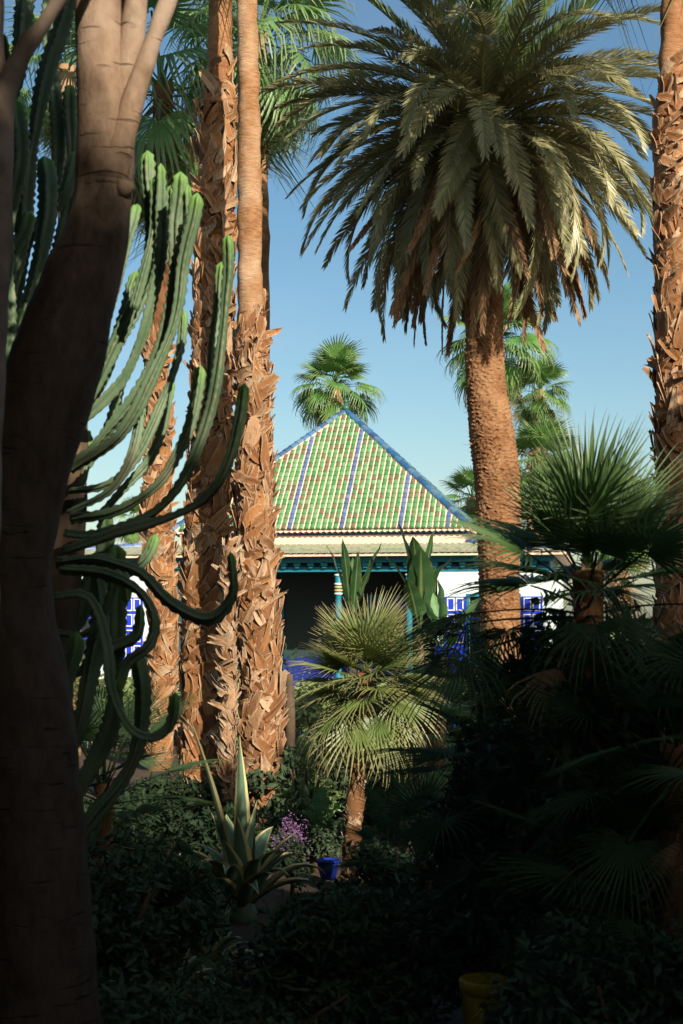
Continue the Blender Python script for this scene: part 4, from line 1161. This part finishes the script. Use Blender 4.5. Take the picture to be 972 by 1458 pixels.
def broad_plant(label, px, py, d, leaves, name='bird_of_paradise', stem_h=None):
    """leaves: (photo px of leaf tip, py, kind). They rise from one crown point above the ground"""
    c = P(px, py, d); b = Vector((c.x, c.y, 0))
    root = thing(name, label, 'plant', b)
    V, Fc = sweep(np.array([(0, 0, -0.05, 0.09), (0.01, 0, c.z * 0.5, 0.08), (0, 0, c.z, 0.05)]), 12)
    put('stem', mesh('stem', V, Fc, MT['dark_bark'], True), root)
    for i, (tx, ty, kind, W, bend, dy) in enumerate(leaves):
        t = P(tx, ty, d) + Vector((0, dy, 0)); v = t - Vector((c.x, c.y, c.z)); L = v.length
        az = math.atan2(v.y, v.x); el = math.asin(v.z / L)
        me = broad_leaf(MT[kind], L * 0.68 * 1.08, W * L * 0.78, L * 0.32 * 1.08, bend, i + int(px), 0.22, 0.02)
        put('leaf', me, root, aim(az, el + bend * 0.38, R((i * 47) % 70 - 35), (0, 0, c.z)))
    return root

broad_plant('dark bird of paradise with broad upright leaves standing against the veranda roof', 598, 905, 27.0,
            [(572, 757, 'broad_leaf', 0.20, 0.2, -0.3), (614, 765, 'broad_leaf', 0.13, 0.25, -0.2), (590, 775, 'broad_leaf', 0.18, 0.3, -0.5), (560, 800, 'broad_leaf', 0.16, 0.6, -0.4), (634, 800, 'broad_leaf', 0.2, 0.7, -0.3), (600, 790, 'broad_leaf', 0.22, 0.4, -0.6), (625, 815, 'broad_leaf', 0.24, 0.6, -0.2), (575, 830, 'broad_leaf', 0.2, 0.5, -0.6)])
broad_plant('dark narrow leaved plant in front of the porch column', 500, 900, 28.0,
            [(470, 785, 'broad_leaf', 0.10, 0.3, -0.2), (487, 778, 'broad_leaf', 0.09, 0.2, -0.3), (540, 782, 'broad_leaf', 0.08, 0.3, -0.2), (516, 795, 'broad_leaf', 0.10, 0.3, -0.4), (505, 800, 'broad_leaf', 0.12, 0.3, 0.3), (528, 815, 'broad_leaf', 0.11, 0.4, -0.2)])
broad_plant('bright sunlit banana plant beside the blue window shutter', 632, 935, 24.0,
            [(627, 834, 'broad_bright', 0.13, 0.15, -0.2), (600, 858, 'broad_bright', 0.14, 0.5, -0.2), (690, 848, 'broad_bright', 0.15, 0.5, -0.3), (612, 850, 'broad_bright', 0.16, 0.4, 0.3), (668, 872, 'broad_bright', 0.2, 0.7, -0.4), (600, 900, 'broad_bright', 0.22, 0.9, -0.3), (655, 905, 'broad_bright', 0.2, 0.9, -0.5)], 'banana_plant')
broad_plant('leafy banana plant low behind the trunk of the olive fan palm', 455, 1190, 11.5,
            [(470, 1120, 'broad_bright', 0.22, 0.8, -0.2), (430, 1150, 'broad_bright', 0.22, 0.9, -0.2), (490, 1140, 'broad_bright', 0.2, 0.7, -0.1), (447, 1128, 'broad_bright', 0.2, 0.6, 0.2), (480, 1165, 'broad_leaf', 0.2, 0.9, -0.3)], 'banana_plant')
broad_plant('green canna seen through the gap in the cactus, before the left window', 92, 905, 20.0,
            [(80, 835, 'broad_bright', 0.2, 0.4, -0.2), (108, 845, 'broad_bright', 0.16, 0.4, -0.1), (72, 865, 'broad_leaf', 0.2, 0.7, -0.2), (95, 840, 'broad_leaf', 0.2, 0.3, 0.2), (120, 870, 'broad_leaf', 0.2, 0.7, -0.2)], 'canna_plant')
broad_plant('young plant with one bright green leaf beside the booted trunk near the porch', 412, 960, 22.0,
            [(402, 900, 'broad_bright', 0.12, 0.2, -0.1), (425, 920, 'broad_leaf', 0.2, 0.5, -0.1), (395, 930, 'broad_leaf', 0.2, 0.6, -0.2)], 'canna_plant')


# ------------------------------------------------------------------ agaves
def agave_leaf(L=1.0, W=0.075, bend=0.4, seed=0, power=2.0):
    V, Fc, A = [], [], []; n = 18; x = z = 0.0
    ks = (-1, -0.72, -0.68, -0.3, 0, 0.3, 0.68, 0.72, 1)
    for layer in (0, 1):
        x = z = 0.0
        for i in range(n + 1):
            t = i / n; th = -bend * t ** power
            if i: x += L / n * math.cos(th); z += L / n * math.sin(th)
            hw = max(0.002, W * (0.75 + 0.25 * math.sin(t * 3.0)) * (1 - t ** 2.6))
            up = (-math.sin(th), math.cos(th)); thk = 0.016 * (1 - t) + 0.002
            for k in ks:
                h = 0.42 * hw * k * k - layer * thk * (1 - 0.9 * abs(k))
                tooth = 1 + (0.05 if (i % 2 and abs(k) == 1) else 0)
                V.append((x + up[0] * h, k * hw * tooth, z + up[1] * h)); A.append(abs(k))
    m = len(ks); N = (n + 1) * m
    for i in range(n):
        for k in range(m - 1):
            a = i * m + k; Fc.append((a, a + 1, a + 1 + m, a + m)); Fc.append((N + a, N + a + m, N + a + 1 + m, N + a + 1))
    return mesh('leaf', V, Fc, MT['agave'], True, {'t': A})


def agave(label, px, py, d, n, L, seed, W=0.075, lo=5, hi=85, extra=()):
    rng = random.Random(seed); c = P(px, py, d); c.z = max(c.z, 0.05)
    root = thing('variegated_agave', label, 'agave', (c.x, c.y, 0))
    var = [agave_leaf(L, W, b, i, pw) for i, (b, pw) in enumerate(((0.12, 2), (0.5, 2), (1.0, 2), (1.6, 3), (2.4, 4)))]
    V, Fc = sweep(np.array([(0, 0, -0.05, 0.10), (0, 0, c.z * 0.6, 0.10), (0, 0, c.z + 0.12, 0.05)]), 12)
    put('stem', mesh('stem', V, Fc, MT['agave'], True, {'t': [0.0] * len(V)}), root)
    for i in range(n):
        f = (i + 0.5) / n; az = i * 2.39996 + rng.uniform(-0.2, 0.2)
        el = R(hi + (lo - hi) * f + rng.uniform(-6, 6))
        me = var[0] if f < 0.22 else var[rng.choice((1, 2))] if f < 0.5 else var[rng.choice((1, 2, 3, 4))]
        put('leaf', me, root, aim(az, el, R(rng.uniform(-15, 15)), (0.03 * math.cos(az), 0.03 * math.sin(az), c.z + 0.05 * (1 - f)), rng.uniform(0.8, 1.05)))
    tall = agave_leaf(L, W * 0.42, 0.10, 9, 2)
    for az, el, k, s in extra:
        put('leaf', var[k] if k else tall, root, aim(R(az), R(el), 0, (0, 0, c.z), s))
    return root

agave('tall variegated agave with yellow edged leaves before the thick palm trunks', 345, 1305, 9.5, 24, 0.66, 71, 0.09, 42, 86,
      [(-100, 88, 0, 1.78), (-170, 77, 0, 2.0), (-30, 60, 1, 0.9), (-60, 55, 2, 0.85), (-10, 40, 2, 0.9), (-125, 60, 3, 1.0), (190, 55, 4, 1.05)])
agave('smaller agave rosette low in the shade beneath the tall one', 300, 1375, 8.0, 16, 0.34, 72, 0.05, 5, 80)
agave('tiny agave pup at the dark foot of the bed', 250, 1420, 7.4, 14, 0.26, 73, 0.035, 10, 80)
agave('spiky grey agave standing behind the yellow pot', 738, 1375, 7.0, 20, 0.27, 74, 0.028, 5, 85)


# ------------------------------------------------------------------ pots, low wall, flowers
def pot(label, px, py, d, r, h, mat, name='garden_pot', group=None):
    c = P(px, py, d)
    root = thing(name, label, 'pot', (c.x, c.y, 0), 0, group)
    mb = MB(); mb.lathe([(r * 0.62, 0.0), (r * 0.70, h * 0.1), (r * 0.95, h * 0.62), (r, h * 0.84), (r * 0.98, h * 0.86)], 32)
    put('body', mesh('body', mb.V, mb.F, MT[mat], True), root)
    mb = MB(); mb.lathe([(r * 0.98, h * 0.86), (r * 1.13, h * 0.88), (r * 1.14, h * 0.98), (r * 1.08, h), (r * 0.94, h), (r * 0.93, h * 0.93)], 32)
    put('rim', mesh('rim', mb.V, mb.F, MT[mat], True), root)
    mb = MB(); mb.lathe([(r * 0.9, h * 0.90), (r * 0.4, h * 0.93)], 24)
    put('soil', mb.mesh('soil', MT['soil']), root)
    return root
pot('yellow glazed pot half hidden in the shade at the bottom', 690, 1400, 6.2, 0.10, 0.43, 'yellow_glaze')
MT['deep_blue_glaze'] = plain('deep_blue_glaze', (0.012, 0.03, 0.28), 0.4, 0.1, 3)
pot('blue pot standing beside the foot of the slim palm trunk', 467, 1250, 10.9, 0.085, 0.15, 'deep_blue_glaze')
pot('blue pot below the banana plant in front of the pavilion', 640, 940, 26.0, 0.24, 1.5, 'blue_paint')


def flower_bush():
    d = 10.2; c = P(415, 1260, d); b = Vector((c.x, c.y, 0))
    root = thing('flowering_bush', 'small purple flowering bush right of the variegated agave', 'bush', b)
    leaf_cloud('foliage', root, (0, 0, 0.28), (0.2, 0.2, 0.26), 900, MT['shrub_leaf'], 0.03, 81, 8)
    o = leaf_cloud('flowers', root, (0, -0.02, 0.42), (0.14, 0.16, 0.22), 900, MT['flower'], 0.011, 82, 26)
    o['kind'] = 'stuff'
    V, Fc = sweep(np.array([(0, 0, -0.05, 0.02), (0.01, 0, 0.12, 0.015), (0, 0, 0.3, 0.008)]), 8)
    put('stem', mesh('stem', V, Fc, MT['dark_bark'], True), root)
flower_bush()


def shrub(label, px, d, h, rad, n, seed, mat='shrub_leaf', size=0.06, clumps=22, name='leafy_shrub'):
    x = (px - 486) / F * d
    root = thing(name, label, 'shrub', (x, d, 0), 0, 'leafy shrubs of the beds')
    rng = random.Random(seed)
    for i in range(5):
        a = i * 1.3 + seed; 
        V, Fc = sweep(spline([(0.05 * math.cos(a), 0.05 * math.sin(a), -0.05, 0.025), (0.2 * rad * math.cos(a), 0.2 * rad * math.sin(a), h * 0.4, 0.018), (0.5 * rad * math.cos(a), 0.5 * rad * math.sin(a), h * 0.8, 0.008)], 0.1), 7)
        put('stem', mesh('stem', V, Fc, MT['dark_bark'], True), root)
    leaf_cloud('foliage', root, (0, 0, h * 0.52), (rad, rad, h * 0.5), n, MT[mat], size, seed, clumps)
shrub('dense black shrub filling the right foreground', 850, 6.5, 2.0, 0.75, 12000, 91, size=0.045)
shrub('dark shrub at the right edge under the shaded palm', 985, 5.8, 2.0, 0.6, 10000, 92, size=0.045)
shrub('shaded shrub below the date palm', 715, 7.2, 1.6, 0.55, 9000, 93, size=0.045)
shrub('low dark shrub at the bottom centre', 560, 6.6, 0.75, 0.75, 9000, 94, size=0.032)
shrub('low shrub in front of the agave', 380, 6.3, 0.45, 0.75, 8000, 95, size=0.028)
shrub('dark shrub beside the cactus foot', 150, 7.0, 0.85, 0.6, 9000, 96, size=0.034)
shrub('leafy shrub between the thick trunks and the cactus', 185, 8.2, 0.85, 0.5, 5000, 97, 'shrub_shade', 0.04)
shrub('shaded shrub behind the slim palm trunk', 555, 13.0, 1.25, 0.8, 4500, 98)
shrub('bright little shrub left of the slim palm trunk', 436, 12.0, 0.95, 0.28, 700, 99, 'broad_bright', 0.05, 10)
shrub('shaded hedge shrub behind the date palm foot', 660, 15.5, 1.5, 1.2, 6000, 100)
shrub('hedge shrub behind the right palm', 880, 15.0, 1.75, 1.3, 6000, 101)
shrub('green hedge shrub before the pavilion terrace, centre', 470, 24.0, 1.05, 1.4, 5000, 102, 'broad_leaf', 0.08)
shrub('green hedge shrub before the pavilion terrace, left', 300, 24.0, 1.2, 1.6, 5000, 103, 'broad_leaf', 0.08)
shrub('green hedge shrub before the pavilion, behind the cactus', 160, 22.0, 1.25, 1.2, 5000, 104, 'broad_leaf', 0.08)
shrub('dark ground shrub behind the agave', 430, 13.5, 0.75, 0.8, 3500, 105)
shrub('low dark shrub between the agave and the left fan palm', 245, 8.8, 0.55, 0.4, 2400, 109, 'shrub_shade', 0.04)
shrub('low dark shrub behind the tall agave', 325, 11.2, 0.5, 0.55, 2200, 110, 'shrub_shade', 0.04)
shrub('low dark shrub beside the blue pot', 415, 11.4, 0.45, 0.4, 1800, 111, 'shrub_leaf', 0.035)
shrub('low dark shrub behind the small left fan palm', 165, 11.5, 0.62, 0.7, 3500, 115, 'shrub_shade', 0.045)
shrub('low dark shrub at the foot of the slimmest skirted palm', 245, 12.6, 0.6, 0.6, 3000, 116, 'shrub_shade', 0.045)
shrub('low dark shrub right of the slim palm foot', 560, 9.6, 0.6, 0.4, 2400, 114, 'shrub_leaf', 0.04)
shrub('low dark shrub in front of the slim palm foot', 505, 9.4, 0.28, 0.5, 1800, 112, 'shrub_leaf', 0.035)
shrub('small dark shrub hiding the side of the yellow pot', 735, 6.0, 0.42, 0.16, 700, 113, 'shrub_leaf', 0.03)
shrub('black shrub in the bottom left corner', 20, 5.2, 0.9, 0.5, 8000, 106, size=0.03)
shrub('black shrub in the bottom right corner', 900, 5.0, 0.95, 0.55, 9000, 107, size=0.03)
shrub('hedge right of the pavilion', 905, 30.0, 1.9, 2.0, 7000, 108, 'broad_leaf', 0.1)


# ------------------------------------------------------------------ pink tower far left
def tower():
    d = 62.0; c = P(88, 900, d)
    root = thing('pink_tower', 'pink plaster tower with a banded top, glimpsed through the cactus', 'tower', (c.x, c.y, 0))
    h = zpx(645, d); s = 0.75
    mb = MB(); mb.box(-s, s, -s, s, 0, h); put('shaft', mb.mesh('shaft', MT['terracotta_wall']), root)
    mb = MB(); mb.box(-s - 0.08, s + 0.08, -s - 0.08, s + 0.08, h - 0.25, h - 0.12); mb.box(-s - 0.06, s + 0.06, -s - 0.06, s + 0.06, h - 0.62, h - 0.5)
    put('cornice', mb.mesh('cornice', MT['pink_wall']), root)
    for i in range(4):
        for j, (dx, dy) in enumerate(((1, 0), (0, 1))):
            pass
    bm = MB(); bm.box(-0.12, 0.12, -0.12, 0.12, 0, 0.3); bmm = bm.mesh('merlon', MT['terracotta_wall'])
    for x in (-0.6, -0.2, 0.2, 0.6):
        for y in (-0.6, 0.6): put('merlon', bmm, root, loc=(x, y, h + 0.001))
tower()


# ------------------------------------------------------------------ unseen trees that keep the foreground shaded; left and overhead ones added to block sky
def shade_tree(label, x, y, top, rad, seed, n=19000):
    root = thing('shade_tree', label, 'tree', (x, y, 0), 0, 'broad shade trees round the viewpoint')
    rng = random.Random(seed); hb = top - rad * 1.5
    V, Fc = sweep(spline([(0, 0, -0.1, 0.28), (0.1, 0.05, hb * 0.5, 0.2), (0, 0, hb + 0.4, 0.15)], 0.2), 16, None, True, 0.02, seed, 4)
    put('trunk', mesh('trunk', V, Fc, MT['dark_bark'], True), root)
    for i in range(6):
        a = i * 1.05 + seed
        V, Fc = sweep(spline([(0, 0, hb, 0.1), (rad * 0.3 * math.cos(a), rad * 0.3 * math.sin(a), hb + rad * 0.5, 0.06), (rad * 0.7 * math.cos(a), rad * 0.7 * math.sin(a), hb + rad * (0.7 + 0.5 * rng.random()), 0.02)], 0.2), 8)
        put('limb', mesh('limb', V, Fc, MT['dark_bark'], True), root)
    leaf_cloud('crown', root, (0, 0, top - rad * 0.8), (rad, rad, rad * 0.8), n, MT['shrub_leaf'], 0.165, seed, 46)
SHADE = [((3.0, -6.0, 8.3, 3.0), 'broad shade tree behind the viewer, a little to the right'), ((6.6, -6.4, 9.5, 3.2), 'broad shade tree behind the viewer, second on the right'),
         ((10.2, -6.2, 9.4, 3.2), 'broad shade tree behind the viewer, third on the right'), ((13.8, -5.4, 10.0, 3.2), 'broad shade tree farthest right behind the viewer'),
         ((4.6, -4.4, 6.6, 2.6), 'lower shade tree just behind the viewer on the right'), ((8.4, -4.2, 6.8, 2.7), 'lower shade tree to the right of the viewer'),
         ((12.0, -3.4, 6.8, 2.7), 'lower shade tree farther right of the viewer'), ((7.6, 1.0, 5.2, 2.0), 'small shade tree just outside the view on the right'),
         ((-1.5, -6.0, 12.0, 3.6), 'tall tree added to block sky straight behind the viewer'), ((-6.5, -4.0, 12.0, 3.6), 'tall tree added to block sky behind the viewer on the left'),
         ((-8.5, 2.0, 11.0, 3.2), 'tall tree added to block sky beside the viewer on the left'), ((-4.0, -1.0, 8.0, 2.4), 'lower tree added to block sky close on the left of the viewer'),
         ((1.0, -3.5, 7.6, 2.4), 'lower tree added to block sky close behind the viewer'),
         ((-4.4, 1.6, 7.2, 2.8), 'spreading tree added to block sky close on the left, beside the viewer'), ((-5.6, 6.4, 8.6, 2.8), 'spreading tree added to block sky just outside the view on the left'),
         ((-2.2, 0.8, 9.6, 2.6), 'added tree whose canopy blocks the sky over the viewer'), ((5.2, -7.6, 10.4, 2.5), 'slim tree added to fill a gap in the shade between two broader ones')]
for i, ((x, y, top, rad), lb) in enumerate(SHADE): shade_tree(lb, x, y, top, rad, 120 + i)


# added unseen hedges: they close off low sky and shade the trunk feet
def hedge(label, x0, x1, y0, y1, h, seed):
    root = thing('sky_blocker_hedge', label, 'hedge', ((x0 + x1) / 2, (y0 + y1) / 2, 0), 0, 'added hedges blocking light round the viewpoint')
    hx, hy = (x1 - x0) / 2, (y1 - y0) / 2
    mb = MB(); mb.box(-hx + 0.15, hx - 0.15, -hy + 0.15, hy - 0.15, -0.05, h - 0.15)
    put('blocker_core', mb.mesh('blocker_core', MT['shrub_leaf']), root)  # solid box inside the added hedge, stops sky light
    rng = np.random.RandomState(seed); n = int(60 * (hx + hy) * 2 * h)
    pos = (rng.rand(n, 3) * 2 - 1); ax = rng.randint(0, 3, n)
    for i in range(3):
        k = ax == i; pos[k, i] = np.sign(pos[k, i]) * (1 - 0.04 * rng.rand(k.sum()))
    pos = pos * np.array((hx, hy, h / 2)) + np.array((0, 0, h / 2))
    a = rng.normal(size=(n, 3)); a /= np.linalg.norm(a, axis=1)[:, None]; b = np.cross(a, rng.normal(size=(n, 3))); b /= np.linalg.norm(b, axis=1)[:, None]
    V = np.stack([pos - a * .09, pos + b * .04, pos + a * .09, pos - b * .04], axis=1).reshape(-1, 3)
    put('foliage', mesh('foliage', V, [(4 * i, 4 * i + 1, 4 * i + 2, 4 * i + 3) for i in range(n)], MT['shrub_leaf'], False, {'t': np.zeros(4 * n)}), root)
hedge('hedge added to block low sky behind the viewer', -7.5, 17.0, -11.0, -9.8, 5.5, 140)
hedge('hedge added to block low sky along the left of the viewer', -7.6, -6.4, -9.6, 16.0, 5.5, 141)
hedge('hedge added to block low sky along the right of the viewer', 5.0, 6.2, -3.0, 2.3, 4.6, 142)
hedge('tallest hedge, added to shade the palm trunk feet, ahead on the right', 5.0, 6.2, 2.4, 7.5, 7.3, 143)
